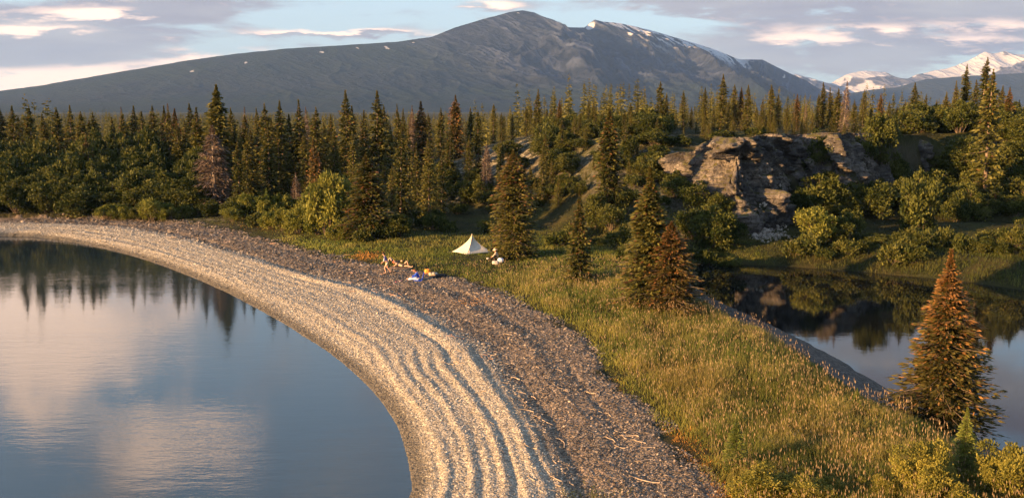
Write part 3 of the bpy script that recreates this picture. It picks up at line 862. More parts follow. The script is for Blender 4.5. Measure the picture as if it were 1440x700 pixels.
tree(857, 152, 92, None, label='tall slim spruce with a leafy green skirt left of the rock outcrop', w=.9,
     meshes=spruce_meshes(706, R0=1.5, nb=520, K=12, p=.75, droop=.5, clump=.5, spray=.36, sw=.09, column=.12, cone=.06, conetop=.25, gap=.25))
tree(514, 214, 90, None, label='broad olive spruce with a bushy base at the left of the meadow', w=1.15,
     meshes=spruce_meshes(707, R0=2.3, nb=560, K=14, p=.8, droop=.15, clump=.6, spray=.42, sw=.10, column=.05, cone=.15, gap=.1))
tree(302, 118, 124, None, label='tallest dark spruce towering behind the dead grey spruce', w=.92,
     meshes=spruce_meshes(708, R0=1.7, nb=420, K=10, p=.8, droop=.4, clump=.5, spray=.42, sw=.10, column=.1, gap=.1))
tree(297, 176, 113, 'dead0', label='wide dead grey spruce with drooping bare branches by the shore', name='dead_spruce_tree', cat='dead spruce', w=1.45)
tree(441, 194, 103, 'red0', label='rust tinged narrow spruce behind the willow tree', w=.8)
tree(449, 214, 104, 'red1', label='shorter rusty spruce at the side of the rust tinged narrow spruce', w=.8)
tree(684, 202, 112, 'dead1', label='dead grey brown spruce in the dark wood behind the tent', name='dead_spruce_tree', cat='dead spruce', w=1.1)
tree(416, 242, 108, 'dead2', label='small purple grey dead spruce in the shade left of the willow tree', name='dead_spruce_tree', cat='dead spruce', w=1.5)
tree(1190, 114, 122, 'dead2', label='thin reddish dead spruce among green ones on the cliff top', name='dead_spruce_tree', cat='dead spruce', w=1.0)
tree(1386, 80, 112, 'mid3', label='very tall ragged spruce at the right, second from the right edge', w=1.0)
tree(1399, 96, 101, 'mid1', label='tall open branched spruce reaching down the slope at the right', w=.9)
tree(1360, 90, 118, 'mid1', label='tall sunlit spruce left of the very tall ragged one', w=.85)
tree(1345, 113, 117, 'mid4', label='sunlit spruce at the right end of the cliff top row', w=.9)
tree(1421, 122, 112, 'red1', label='brownish spruce closest to the right edge of the picture', w=1.05)
tree(640, 133, 128, 'red0', label='broad rusty brown spruce high above the tent on the forest skyline', w=1.15)
tree(374, 264, 104, 'young0', label='very small pale spruce among the bushes right of the dead grey one', w=.7)

# ------------------------------------------------------------------ forest rows: labels say between which landmarks the tree stands
def size_word(h): return 'short' if h < 6 else 'middling' if h < 9 else 'tall' if h < 12 else 'very tall'
def place_word(px, Y, up):
    if up:
        if px < 1000: return 'on the slope left of the cliff'
        if px < 1150: return 'on the left half of the clifftop'
        if px < 1290: return 'on the right half of the clifftop'
        return 'on the rise right of the cliff'
    for lim, w in ((110, 'above the shaded shore end'), (265, 'left of the dead grey spruce'), (345, 'close behind the dead grey spruce'),
                   (430, 'left of the willow tree'), (500, 'behind the willow tree'), (600, 'behind the broad olive spruce'),
                   (700, 'in the wood behind the tent'), (790, 'behind the columnar spruce'), (880, 'around the lichen clearing')):
        if px < lim: return w
    return 'on the slope below the rock outcrop'
def row_word(Y): return 'front row' if Y < 122 else 'middle rows' if Y < 150 else 'back rows'
def forest(px, top, Y, kind, w=1.0, young=False):
    xt, _, zt = at_dist(px, top, Y); h = zt - Hs(xt, Y)
    up = Hs(xt, Y) > 7.5 and px > 880
    tone = {'m': 'dark green', 'r': 'rusty brown', 'd': 'bare grey', 'y': 'bright green'}[kind[0]]
    lab = '%s %s spruce, %s, %s' % (size_word(h), tone, row_word(Y), place_word(px, Y, up))
    dead = kind[0] == 'd'
    return tree(px, top, Y, kind, w, lab, ('dead spruces of the forest' if dead else 'spruces of the forest'), 'dead_spruce_tree' if dead else 'spruce_tree', 'dead spruce' if dead else 'spruce')

R2 = random.Random(5)
sky_tops = [(2, 151), (16, 148), (38, 148), (60, 158), (78, 150), (97, 147), (112, 156), (130, 157), (158, 164), (172, 158), (185, 148), (198, 156), (215, 147), (232, 148), (244, 152),
            (266, 145), (276, 150), (326, 151), (345, 161), (362, 151), (373, 145), (392, 141), (407, 160), (422, 139), (441, 150), (465, 160), (485, 126), (494, 148), (510, 154), (530, 127), (541, 146), (557, 146),
            (566, 152), (592, 142), (601, 160), (620, 151), (662, 150), (672, 155), (694, 146), (706, 158), (720, 160), (740, 152), (746, 147), (757, 125), (770, 152), (787, 139), (803, 160), (815, 158), (827, 138), (834, 142), (848, 158),
            (868, 155), (880, 160), (888, 145), (897, 143), (904, 152)]
for px, top in sky_tops:
    Y = R2.choice([124, 128, 132, 136, 142, 148, 120]); 
    if top < 143: Y = R2.choice([118, 121, 125])
    k = 'mid%d' % R2.randrange(7)
    if R2.random() < .09: k = 'red%d' % R2.randrange(2)
    if px < 270: Y += 9
    forest(px, top, Y, k, R2.uniform(.8, 1.1))
for px, top, Y, k, w in ((238, 145, 138, 'dead2', .8), (430, 150, 140, 'dead2', .8), (578, 148, 142, 'dead1', .7), (170, 150, 145, 'dead2', .7), (702, 200, 112, 'mid6', .6), (345, 150, 150, 'dead2', .8)):
    forest(px, top, Y, k, w)
# cliff top and slope
for px, top, Y, k, w in ((915, 150, 128, 'mid0', 1), (928, 114, 128, 'mid3', 1.1), (937, 130, 130, 'mid1', 1), (950, 160, 126, 'mid2', 1), (962, 128, 124, 'mid6', .9), (972, 150, 128, 'mid0', 1.1), (980, 165, 118, 'mid1', .9), (992, 123, 128, 'mid5', 1),
                         (1004, 150, 118, 'mid3', .9), (1016, 104, 125, 'mid0', 1.1), (1026, 140, 119, 'mid2', 1), (1034, 118, 128, 'mid3', 1), (1044, 122, 126, 'red1', .9), (1053, 119, 122, 'mid5', 1.0), (1064, 150, 115, 'mid6', 1), (1074, 138, 125, 'mid4', 1),
                         (1085, 119, 127, 'mid1', 1.1), (1095, 132, 131, 'mid2', 1), (1108, 147, 119, 'mid0', 1.1), (1122, 132, 123, 'red0', .9), (1134, 142, 122, 'dead2', .7), (1143, 158, 116, 'mid5', 1), (1152, 132, 127, 'mid3', 1), (1159, 115, 128, 'mid0', .9), (1169, 123, 126, 'mid4', 1), (1180, 124, 125, 'mid1', 1.2),
                         (1203, 140, 118, 'mid2', 1), (1216, 125, 126, 'mid5', .9), (1226, 148, 119, 'mid3', 1), (1239, 130, 123, 'red1', .9), (1250, 142, 119, 'mid0', 1), (1262, 148, 124, 'mid2', 1.1), (1274, 140, 120, 'mid4', 1.2), (1287, 116, 122, 'mid5', 1.1), (1303, 132, 121, 'mid0', 1), (1318, 140, 126, 'mid1', 1),
                         (1331, 130, 120, 'mid2', 1.1), (1372, 112, 122, 'mid0', 1), (1410, 120, 126, 'mid2', 1), (1435, 140, 122, 'mid4', 1.1), (1448, 125, 118, 'mid0', 1.1), (1355, 150, 114, 'mid5', .9)):
    forest(px, top, Y, k, w)
for _ in range(26):    # short young trees along the cliff edge
    px = R2.uniform(985, 1330); forest(px, R2.uniform(158, 178), R2.uniform(110.5, 116) + max(0, (px - 1150) / 150 * 3), R2.choice(['mid2', 'mid5', 'mid0']), R2.uniform(.9, 1.4))
# the slope and the wood behind the meadow, hand placed
for px, top, Y, k, w in ((762, 207, 104, 'mid6', .75), (768, 186, 108, 'mid3', .9), (790, 168, 112, 'mid1', .9), (798, 210, 112, 'mid6', .7), (823, 176, 110, 'mid0', .9), (813, 172, 118, 'mid4', .9), (880, 168, 106, 'mid5', .8), (842, 188, 116, 'mid6', .7),
                         (563, 175, 104, 'mid0', .95), (573, 182, 110, 'mid3', .8), (602, 194, 100, 'mid5', .85), (620, 211, 102, 'mid1', .75), (551, 233, 97, 'mid6', .75), (540, 208, 112, 'mid0', .7), (585, 200, 112, 'mid4', .7), (632, 176, 118, 'mid4', 1),
                         (660, 190, 116, 'mid0', 1), (705, 195, 110, 'mid3', .8), (425, 188, 113, 'mid1', .9), (378, 172, 112, 'mid4', 1), (390, 180, 116, 'mid2', .9), (470, 180, 116, 'mid0', .9), (495, 185, 110, 'mid6', .8), (247, 170, 124, 'mid5', .8), (236, 154, 126, 'mid3', .9),
                         (258, 168, 125, 'mid1', .9), (120, 190, 122, 'red0', .9), (125, 168, 126, 'mid6', .9), (345, 186, 112, 'mid3', .8), (332, 196, 110, 'mid1', .9), (925, 165, 112, 'mid2', .9), (905, 180, 112, 'mid6', .8), (943, 168, 116, 'mid4', .9), (962, 176, 112, 'mid1', .7)):
    forest(px, top, Y, k, w)
N_FILL = 80
for px, top, Y, k, w in ((745, 232, 108, 'mid0', .9), (776, 222, 106, 'mid4', .8), (806, 226, 108, 'mid3', .9), (835, 214, 104, 'mid1', .8), (868, 205, 103, 'mid5', .8), (884, 222, 100, 'mid0', .9), (897, 198, 106, 'mid6', .8),
                         (908, 214, 102, 'mid2', .7), (786, 246, 101, 'mid5', .9), (752, 250, 103, 'mid3', .9), (932, 200, 108, 'mid4', .7), (824, 240, 103, 'mid2', .8)):
    forest(px, top, Y, k, w)
for _ in range(24):       # open wood on the slope left of the cliff
    px = R2.uniform(770, 945); Y = R2.uniform(112, 150)
    forest(px, R2.uniform(150, 200), Y, 'mid%d' % R2.randrange(7), R2.uniform(.85, 1.15))
cnt = 0
while cnt < N_FILL:
    px = R2.uniform(-10, 900); Y = R2.uniform(118, 175)
    if (770 < px < 900 and Y < 128) or (px < 275 and Y < 128): continue
    top = R2.gauss(177, 9) + (Y < 130) * R2.uniform(0, 26)
    xt, _, zt = at_dist(px, top, Y); h = zt - Hs(xt, Y)
    if h < 4: continue
    if any((a - xt) ** 2 + (b - Y) ** 2 < 1.7 ** 2 for a, b, _ in SPOTS): continue
    k = 'mid%d' % R2.randrange(7); q = R2.random()
    if q < .07: k = 'red%d' % R2.randrange(2)
    elif q < .12: k = 'dead%d' % R2.randrange(1, 3)
    forest(px, top, Y, k, R2.uniform(.8, 1.15)); cnt += 1

# far-off wood that reads as one mass, and the wooded point out of frame on the left
def lowtree(r, h, nb=26, K=4):
    nb = int(nb)
    t = np.sort(r.uniform(.05, 1, nb)); az = np.arange(nb) * 2.4
    L = .16 * h * ((1 - t) ** .9 + .01) * r.uniform(.7, 1.2, nb)
    i = np.repeat(np.arange(nb), K); s = np.tile(np.arange(K) / K, nb)
    D = np.stack([np.cos(az), np.sin(az), -.35 + .5 * t], 1)[i]
    P = D * (L[i] * s)[:, None] + np.array([0, 0, 1.0]) * (t[i] * h)[:, None]
    A = norm(D + r.normal(0, .35, D.shape)) * (.018 * h + .42 * L[i])[:, None]
    W = norm(np.cross(A, r.normal(size=A.shape))) * (.006 * h + .13 * L[i])[:, None]
    return P, A, W
def wood(name, spots, label, nb=26, K=4):
    b = MB(); r = np.random.default_rng(77)
    for x, y, h in spots:
        P, A, W = lowtree(r, h, nb, K); z = Hs(x, y)
        b.kites(P + np.array([x, y, z]), A, W, np.clip(r.uniform(0, .5) + r.uniform(0, .4, len(P)), 0, 1))
        b.tube([(x, y, z - .3), (x, y, z + h * .95)], [.012 * h, .01], 3, cap=False)
    me = b.mesh(name, [M_NEEDLE], False, 'tint', dict(cone=np.zeros(b.n)))
    return tag(obj(name, me), label, 'forest', None, 'stuff')
sp = []
for _ in range(1500):
    Y = 165 * (1 + R2.random() ** 1.5 * 3.5); px = R2.uniform(-120, 1560); x = (px - 720) / FPX * Y
    sp.append((x, Y, R2.uniform(4.5, 10.0) if px < 900 else R2.uniform(3.5, 7.5) * (1 if Y < 300 else 1.3)))
wood('distant_forest', sp, 'dark spruce forest running back to the mountain foot', 66, 4)
sp = []
for _ in range(230):
    a = R2.random(); x, y = -104 - R2.uniform(1, 50), R2.uniform(56, 104)
    if Hs(x, y) > .9: sp.append((x, y, R2.uniform(7.5, 10.5)))
for _ in range(90):
    x, y = -62 - R2.uniform(3, 60), R2.uniform(112, 150)
    if Hs(x, y) > .9: sp.append((x, y, R2.uniform(9, 14)))
wood('shore_forest', sp, 'spruce wood on the point past the left end of the shore', 40, 5)

# ------------------------------------------------------------------ shrubs
G1 = 'shrubs along the far shore'; G2 = 'shrubs round the pond and below the cliff'; G3 = 'low shrubs on the ground behind the meadow'
R3 = random.Random(9)
for i in range(115):      # shaded thicket at the left of the far shore
    px = R3.uniform(-30, 285); Y = R3.uniform(112.5, 127); w = R3.uniform(3.8, 6.4); h = R3.uniform(2.6, 4.2) + (Y - 112) * .32
    kind = R3.choice(['alder%d', 'alder%d', 'willow%d']) % R3.randrange(4)
    x, y, _ = at_dist(px, 300, Y)
    if seg_dist(np.array([x]), np.array([y]), veg, False)[0] < 1.2 or inside(np.array([x]), np.array([y]), BEACH)[0]: continue
    tone = 'dark green alder' if kind[0] == 'a' else 'yellow green willow'
    wh = 'at the shaded shore end' if px < 110 else 'left of the dead grey spruce'
    rw = 'by the gravel' if Y < 116 else 'in the middle of the thicket' if Y < 120 else 'at the back of the thicket'
    shrub(px, 300, w, h, kind, '%s shrub %s %s' % (tone, rw, wh), Y=Y, group=G1, name='alder_shrub' if kind[0] == 'a' else 'willow_shrub')
for px, base, w, h, kind, lab in (
        (214, 311, 3.3, 2.9, 'sun0', 'round bright green willow bush touching the gravel left of the dead spruce'),
        (196, 308, 2.6, 1.8, 'willow1', 'small willow bush at the left side of the round bright one'),
        (175, 306, 2.6, 1.9, 'sun1', 'bright low willow on the shore edge, leftmost of the sunlit ones'),
        (238, 308, 2.8, 2.0, 'sun1', 'bright willow between the round bush and the dead spruce'),
        (262, 306, 2.3, 1.4, 'low1', 'low willow at the foot of the dead grey spruce, lake side'),
        (345, 306, 3.6, 3.2, 'sun2', 'green willow bush just right of the dead grey spruce'),
        (362, 318, 2.6, 1.4, 'low1', 'low green bush by the gravel right of the dead spruce'),
        (382, 322, 3.0, 2.2, 'sun2', 'willow bush left of the row of yellow green ones'),
        (398, 324, 2.8, 2.6, 'sun0', 'yellow green bush, first left of the big willow tree'),
        (420, 328, 3.4, 2.9, 'sun1', 'yellow green bush leaning on the big willow tree'),
        (404, 308, 3.4, 3.2, 'sun2', 'taller willow behind the yellow green bushes'),
        (462, 331, 4.8, 6.8, 'sun0', 'tall yellow green willow tree at the beach edge'),
        (448, 330, 3.0, 3.9, 'sun1', 'lower left half of the tall yellow green willow clump'),
        (490, 336, 2.2, 2.0, 'sun2', 'small willow bush between the willow tree and the olive spruce'),
        (535, 336, 4.0, 2.9, 'alder1', 'dark brushy bush at the right foot of the olive spruce'),
        (560, 334, 3.4, 2.2, 'alder2', 'low dark bush farther right of the olive spruce'),
        (376, 312, 3.4, 3.0, 'sun1', 'sunlit willow behind the gravel, second right of the dead grey spruce'),
        (432, 322, 3.6, 4.2, 'sun2', 'sunlit willow filling the gap left of the tall willow tree'),
        (484, 318, 3.2, 4.6, 'sun1', 'sunlit willow between the tall willow tree and the olive spruce, behind both'),
        (474, 338, 2.6, 1.7, 'sun0', 'low sunlit bush in front of the tall willow tree'),
        (328, 312, 2.8, 1.8, 'sun0', 'low sunlit bush at the right foot of the dead grey spruce'),
        (152, 306, 3.0, 2.0, 'sun2', 'sunlit bush on the shore edge left of the leftmost low willow'),
        (225, 300, 3.6, 3.8, 'sun2', 'sunlit willow standing behind the round bright bush'),
        (184, 296, 4.0, 4.4, 'sun1', 'tall sunlit willow behind the low shore bushes'),
        (512, 340, 2.2, 1.3, 'low1', 'low golden bush in front of the olive spruce'),
        (610, 322, 3.0, 1.4, 'low1', 'low golden green bush in the shade left of the tent'),
        (632, 326, 2.2, 1.0, 'low0', 'small low bush close behind the left corner of the tent'),
        (893, 366, 3.0, 1.6, 'low1', 'low pale green bush left of the tall dark spruce'),
        (872, 352, 3.0, 2.0, 'alder0', 'green bush behind the low pale one beside the tall dark spruce'),
        (880, 300, 3.4, 3.0, 'willow3', 'leafy willow right of the tall slim spruce'),
        (838, 318, 3.2, 3.4, 'willow1', 'leafy green skirt bush at the foot of the tall slim spruce'),
        (860, 322, 3.0, 2.6, 'willow2', 'second leafy bush at the foot of the tall slim spruce, cliff side')):
    shrub(px, base, w, h, kind, lab, group=None)
for px, base, w, h, kind, lab, Y in (
        (1000, 350, 5.2, 3.6, 'alder0', 'rounded green alder at the pond head below the lit rock', 87),
        (975, 345, 3.8, 2.8, 'alder3', 'smaller alder left of the rounded one at the pond head', 89),
        (1028, 352, 3.6, 2.6, 'alder2', 'alder at the water edge right of the rounded one', 87),
        (1148, 356, 4.2, 3.9, 'sun0', 'bright leafy willow at the middle of the far pond bank', 86),
        (1172, 356, 3.6, 2.6, 'willow0', 'bright willow touching the right side of the leafy one', 86.5),
        (1190, 350, 3.6, 2.8, 'alder1', 'dull green bush right of the two bright willows', 88),
        (1120, 362, 2.6, 1.4, 'low1', 'low bush at the pond edge left of the bright willows', 84),
        (1150, 300, 6.0, 4.4, 'alder1', 'big dark alder in front of the middle of the cliff', 97),
        (1128, 300, 4.0, 2.8, 'alder2', 'dark alder at the left side of the big one by the cliff', 97),
        (1178, 300, 4.5, 2.8, 'alder3', 'dark alder at the right side of the big one by the cliff', 98),
        (1232, 300, 4.6, 4.6, 'alder3', 'tall dark alder pressed against the right half of the cliff', 104.5),
        (1256, 300, 4.0, 4.0, 'alder0', 'dark alder against the cliff, just right of the tall one', 105.5),
        (1292, 335, 4.2, 6.0, 'alder0', 'small knobby tree with a crooked round crown on the far slope', 90),
        (1284, 335, 3.8, 3.4, 'alder2', 'lower part of the knobby tree on the far slope', 90.5),
        (1010, 262, 3.4, 2.6, 'alder3', 'bush growing on the rocks below the sunlit cliff corner', 93.2),
        (952, 285, 4.0, 2.6, 'alder0', 'green bush at the foot of the lit rock wall, farthest from the cliff corner', 97),
        (975, 285, 3.6, 2.8, 'alder2', 'green bush at the foot of the lit rock wall, middle one', 94.5),
        (1000, 285, 3.8, 2.4, 'alder1', 'green bush at the foot of the lit rock wall, next to the cliff corner', 91.8),
        (962, 240, 3.0, 2.2, 'willow1', 'yellow green bush growing on a ledge of the lit rock wall', 101),
        (985, 268, 3.2, 2.2, 'willow3', 'bush in the gap between the rock slab and the cliff corner', 96),
        (1345, 300, 3.2, 2.6, 'alder3', 'shrub right of the knobby tree on the far slope', 96),
        (1385, 300, 3.4, 2.4, 'willow1', 'yellow tipped shrub on the slope below the tall right spruces', 98),
        (1425, 380, 2.8, 2.9, 'willow3', 'leafy shrub standing at the far bank near the right edge', 79.5),
        (1380, 384, 2.4, 1.6, 'willow0', 'low shrub at the far bank left of the leafy one near the right edge', 80)):
    shrub(px, base, w, h, kind, lab, Y=Y)
for i in range(26):      # fringe of low bushes along the far pond bank
    px = R3.uniform(995, 1450); Y = R3.uniform(82, 87) if px < 1250 else R3.uniform(79.5, 84)
    if px > 1400: Y -= 3
    if 1035 < px < 1115: continue
    shrub(px, 300, R3.uniform(1.6, 3.2), R3.uniform(.7, 1.7), R3.choice(['low0', 'alder1', 'low1', 'alder2']), 'dark low bush in the fringe along the %s far pond bank' % ('left half of the' if px < 1220 else 'right half of the'), Y=Y, group='bushes fringing the far pond bank', name='low_shrub')
for i in range(46):      # foot of the cliff and the dark slope to the right
    px = R3.uniform(1060, 1450); Y = R3.uniform(97, 108); 
    x = (px - 720) / FPX * Y
    if Hs(x, Y) > 9.5: continue
    w = R3.uniform(2.8, 5.0); h = R3.uniform(1.6, 3.8); kind = 'alder%d' % R3.randrange(4) if R3.random() < .75 else 'willow%d' % R3.randrange(4)
    if px < 1118: continue
    wh = 'at the foot of the dark cliff face' if px < 1230 else 'below the right end of the cliff' if px < 1320 else 'under the tall right spruces'
    shrub(px, 300, w, h, kind, '%s shrub %s' % ('dark green alder' if kind[0] == 'a' else 'yellow green willow', wh), Y=Y, group=G2, name='alder_shrub' if kind[0] == 'a' else 'willow_shrub')
for i in range(52):      # brush on the steep dark hillside right of the cliff
    px = R3.uniform(1270, 1460); Y = R3.uniform(103, 124); x = (px - 720) / FPX * Y
    kind = 'alder%d' % R3.randrange(4)
    shrub(px, 300, R3.uniform(3.2, 5.5), R3.uniform(2.0, 3.8), kind, 'dark green alder shrub %s on the hillside right of the cliff' % ('high' if Hs(x, Y) > 8 else 'low'), Y=Y, group=G2, name='alder_shrub')
for i in range(75):      # scrub on the slope left of the cliff
    px = R3.uniform(760, 935); Y = R3.uniform(100, 140)
    shrub(px, 300, R3.uniform(2.4, 4.6), R3.uniform(.9, 2.4), R3.choice(['alder0', 'alder2', 'willow1', 'low1', 'alder3']), 'green scrub %s on the slope left of the cliff' % ('high' if Y > 118 else 'low'), Y=Y, group='scrub on the slope left of the cliff', name='scrub_bush')
for i in range(60):      # low shrubs over the shaded ground
    px = R3.uniform(520, 1440); Y = R3.uniform(83.5, 116)
    x = (px - 720) / FPX * Y
    f = fields(np.array([x]), np.array([Y]))
    if f[3][0] < 1.0 or (1035 < px < 1115 and Y < 97) or (px < 720 and Y < 92) or (px > 600 and px < 710 and Y < 90): continue
    kind = R3.choice(['low0', 'low0', 'low1', 'alder1'])
    wh = 'in the wood behind the tent' if px < 720 else 'below the lichen clearing' if px < 900 else 'below the rock outcrop' if px < 1020 else 'between the pond and the cliff' if px < 1250 else 'on the far slope right of the knobby tree'
    shrub(px, 300, R3.uniform(1.8, 3.4), R3.uniform(.6, 1.5), kind, 'low %s shrub %s' % ('golden green' if kind == 'low1' else 'dark', wh), Y=Y, group=G3, name='low_shrub')
for i in range(34):      # bushes among the first trees
    px = R3.uniform(290, 760); Y = R3.uniform(104, 122)
    x = (px - 720) / FPX * Y
    if inside(np.array([x]), np.array([Y]), BEACH)[0]: continue
    kind = 'alder%d' % R3.randrange(4) if R3.random() < .7 else 'willow%d' % R3.randrange(4)
    shrub(px, 300, R3.uniform(2.6, 4.5), R3.uniform(1.4, 3.2), kind, '%s shrub under the trees %s' % ('dark green alder' if kind[0] == 'a' else 'yellow green willow', place_word(px, Y, False)), Y=Y,
          group='shrubs under the front trees', name='alder_shrub' if kind[0] == 'a' else 'willow_shrub')
# yellow willows in the near right corner
for i, (px, py, Y, w, h, lab) in enumerate((
        (1075, 690, 29.5, 2.1, .85, 'golden willow bush at the bottom edge right of the gravel'),
        (1130, 694, 29.0, 1.8, .75, 'golden willow bush at the bottom edge, second from the gravel'),
        (1168, 690, 29.4, 1.2, .55, 'small golden willow in the bottom edge row between two larger ones'),
        (1235, 690, 29.2, 1.2, .6, 'small golden willow left of the big clump at the bottom right'),
        (1292, 680, 29.3, 1.7, 1.45, 'big golden willow left of the shorter young spruce'),
        (1318, 690, 28.3, 1.5, 1.2, 'golden willow in front of the shorter young spruce'),
        (1385, 690, 28.6, 1.3, .95, 'golden willow at the right foot of the taller young spruce'),
        (1418, 680, 28.8, 1.8, 1.6, 'tall golden willow filling the bottom right corner'),
        (1450, 690, 28.2, 1.6, 1.3, 'golden willow cut off by the right edge of the picture'),
        (1352, 698, 27.8, 1.4, .8, 'low golden willow directly below the taller young spruce'))):
    shrub(px, py, w * 1.2, h * 1.25, 'gold%d' % (i % 3), lab, Y=Y, group=None)
# ================================================================== pebbles
def scatter_polar(n, az0, az1, r0, r1, seed, power=0.0):
    r = np.random.default_rng(seed)
    a = np.radians(r.uniform(az0, az1, n)); u = r.uniform(size=n)
    rad = r0 * (r1 / r0) ** u
    return rad * np.sin(a), rad * np.cos(a), rad, r

def build_pebbles():
    x, y, rad, r = scatter_polar(330000, -31, 16, 27, 125, 11)
    z, dL, dV, onb, dP, s, k = height(x, y, True)
    patch = fbm(x * .6, y * .6, 91, 3)
    keep = (onb & (dL > .05)) | ((~onb) & (dV < .7 + 2 * patch) & (dL > 0)) 
    keep |= (dP > -.2) & (dP < 4.0) & (~onb) & nearside(x, y)
    keep &= r.uniform(size=len(x)) < np.clip(.75 + patch * 1.2, .2, 1)
    x, y, z, rad, s, dL, dP, onb = x[keep], y[keep], z[keep], rad[keep], s[keep], dL[keep], dP[keep], onb[keep]
    n = len(x)
    base = np.array([(1, 0, 0), (.45, .85, .1), (-.6, .75, 0), (-1, 0, .1), (-.5, -.8, 0), (.55, -.8, .05), (.1, .05, .8), (0, 0, -.6)], float)
    F = [(0, 1, 6), (1, 2, 6), (2, 3, 6), (3, 4, 6), (4, 5, 6), (5, 0, 6)]
    sz = (.018 + .030 * r.uniform(size=n) ** 2.2) * (rad / 38) ** .8 * (1 + .7 * (s > .55) * r.uniform(size=n))
    V = base[None] * (1 + r.normal(0, .18, (n, 8, 3)))
    V = V * (np.stack([sz * r.uniform(.8, 1.5, n), sz, sz * r.uniform(.6, 1.1, n)], 1))[:, None, :]
    th = r.uniform(0, 6.28, n); c, s_ = np.cos(th)[:, None], np.sin(th)[:, None]
    X = V[..., 0] * c - V[..., 1] * s_; Y = V[..., 0] * s_ + V[..., 1] * c
    tl = r.normal(0, .25, (n, 2))
    Z = V[..., 2] + X * tl[:, :1] + Y * tl[:, 1:]
    P = np.stack([X + x[:, None], Y + y[:, None], Z + (z + sz * .12)[:, None]], -1).reshape(-1, 3)
    Fa = (np.array(F)[None] + (np.arange(n) * 8)[:, None, None]).reshape(-1, 3)
    q = r.uniform(size=n)[:, None]; v = r.uniform(.45, 1.3, n)[:, None]
    pale = np.array([.56, .49, .38]) * v * (1 - .35 * (q > .82)) 
    pale = np.where((q < .06), np.array([.20, .17, .14]), pale)
    dark = np.array([.185, .150, .115]) * v ** 1.6
    dark = np.where(q > .86, np.array([.42, .33, .24]) * v, dark)
    dark = np.where(q < .12, np.array([.055, .046, .040]), dark)
    zone = sstep(.50, .60, s + fbm(x * .4, y * .4, 93, 3) * .16 + r.normal(0, .03, n))[:, None]
    C = pale * (1 - zone) + dark * zone
    wetn = (sstep(.9, .25, dL) * onb)[:, None]; C = C * (1 - .65 * wetn)
    C = np.where(((~onb) & (dP < 4.5))[:, None], np.array([.065, .058, .052]) * v, C)
    me = mesh_np('pebbles', P, [Fa], [M_PEBBLE], False, None, dict(stone=np.repeat(np.clip(C, 0, .8), 8, 0)))
    return tag(obj('pebbles', me), 'pale and brown pebbles lying over the beach ridges', 'pebbles', None, 'stuff')
build_pebbles()

# ================================================================== grass
def grass_mat():
    m, t, b = mat('grass blades', rough=.6, spec=.2)
    c = t.attr('blade', 'Color'); t.put(b.inputs['Base Color'], c)
    tr = t.new('ShaderNodeBsdfTranslucent'); t.put(tr.inputs['Color'], c)
    mx = t.new('ShaderNodeMixShader'); mx.inputs[0].default_value = .35
    t.l.new(b.outputs[0], mx.inputs[1]); t.l.new(tr.outputs[0], mx.inputs[2]); t.l.new(mx.outputs[0], m.node_tree.nodes['Material Output'].inputs[0])
    return m
M_GRASS = grass_mat()

def gauss2(x, y, px, py, sx, sy):
    cx, cy = on_plane(px, py, 1.2); return np.exp(-((x - cx) / sx) ** 2 - ((y - cy) / sy) ** 2)

def blades(name, x, y, z, rad, h, w, C, lean, r, tipw=.25, segs=3):
    n = len(x); th = r.uniform(0, 6.28, n)
    W = np.stack([np.cos(th), np.sin(th), np.zeros(n)], 1) * w[:, None]
    la = r.uniform(0, 6.28, n); Ld = np.stack([np.cos(la), np.sin(la), np.zeros(n)], 1) * (lean * h)[:, None]
    B = np.stack([x, y, z - .03], 1); up = np.array([0, 0, 1.0])
    M = B + Ld * .35 + up * (h * .55)[:, None]; T = B + Ld + up * (h * (1 - .25 * lean))[:, None]
    V = np.stack([B - W, B + W, M + W * .8, M - W * .8, T], 1).reshape(-1, 3)
    i = np.arange(n)[:, None] * 5
    F4 = i + np.array([[0, 1, 2, 3]]); F3 = i + np.array([[3, 2, 4]])
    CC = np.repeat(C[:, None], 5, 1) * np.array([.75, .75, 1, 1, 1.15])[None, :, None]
    return V, F4, F3, np.clip(CC.reshape(-1, 3), 0, .8)

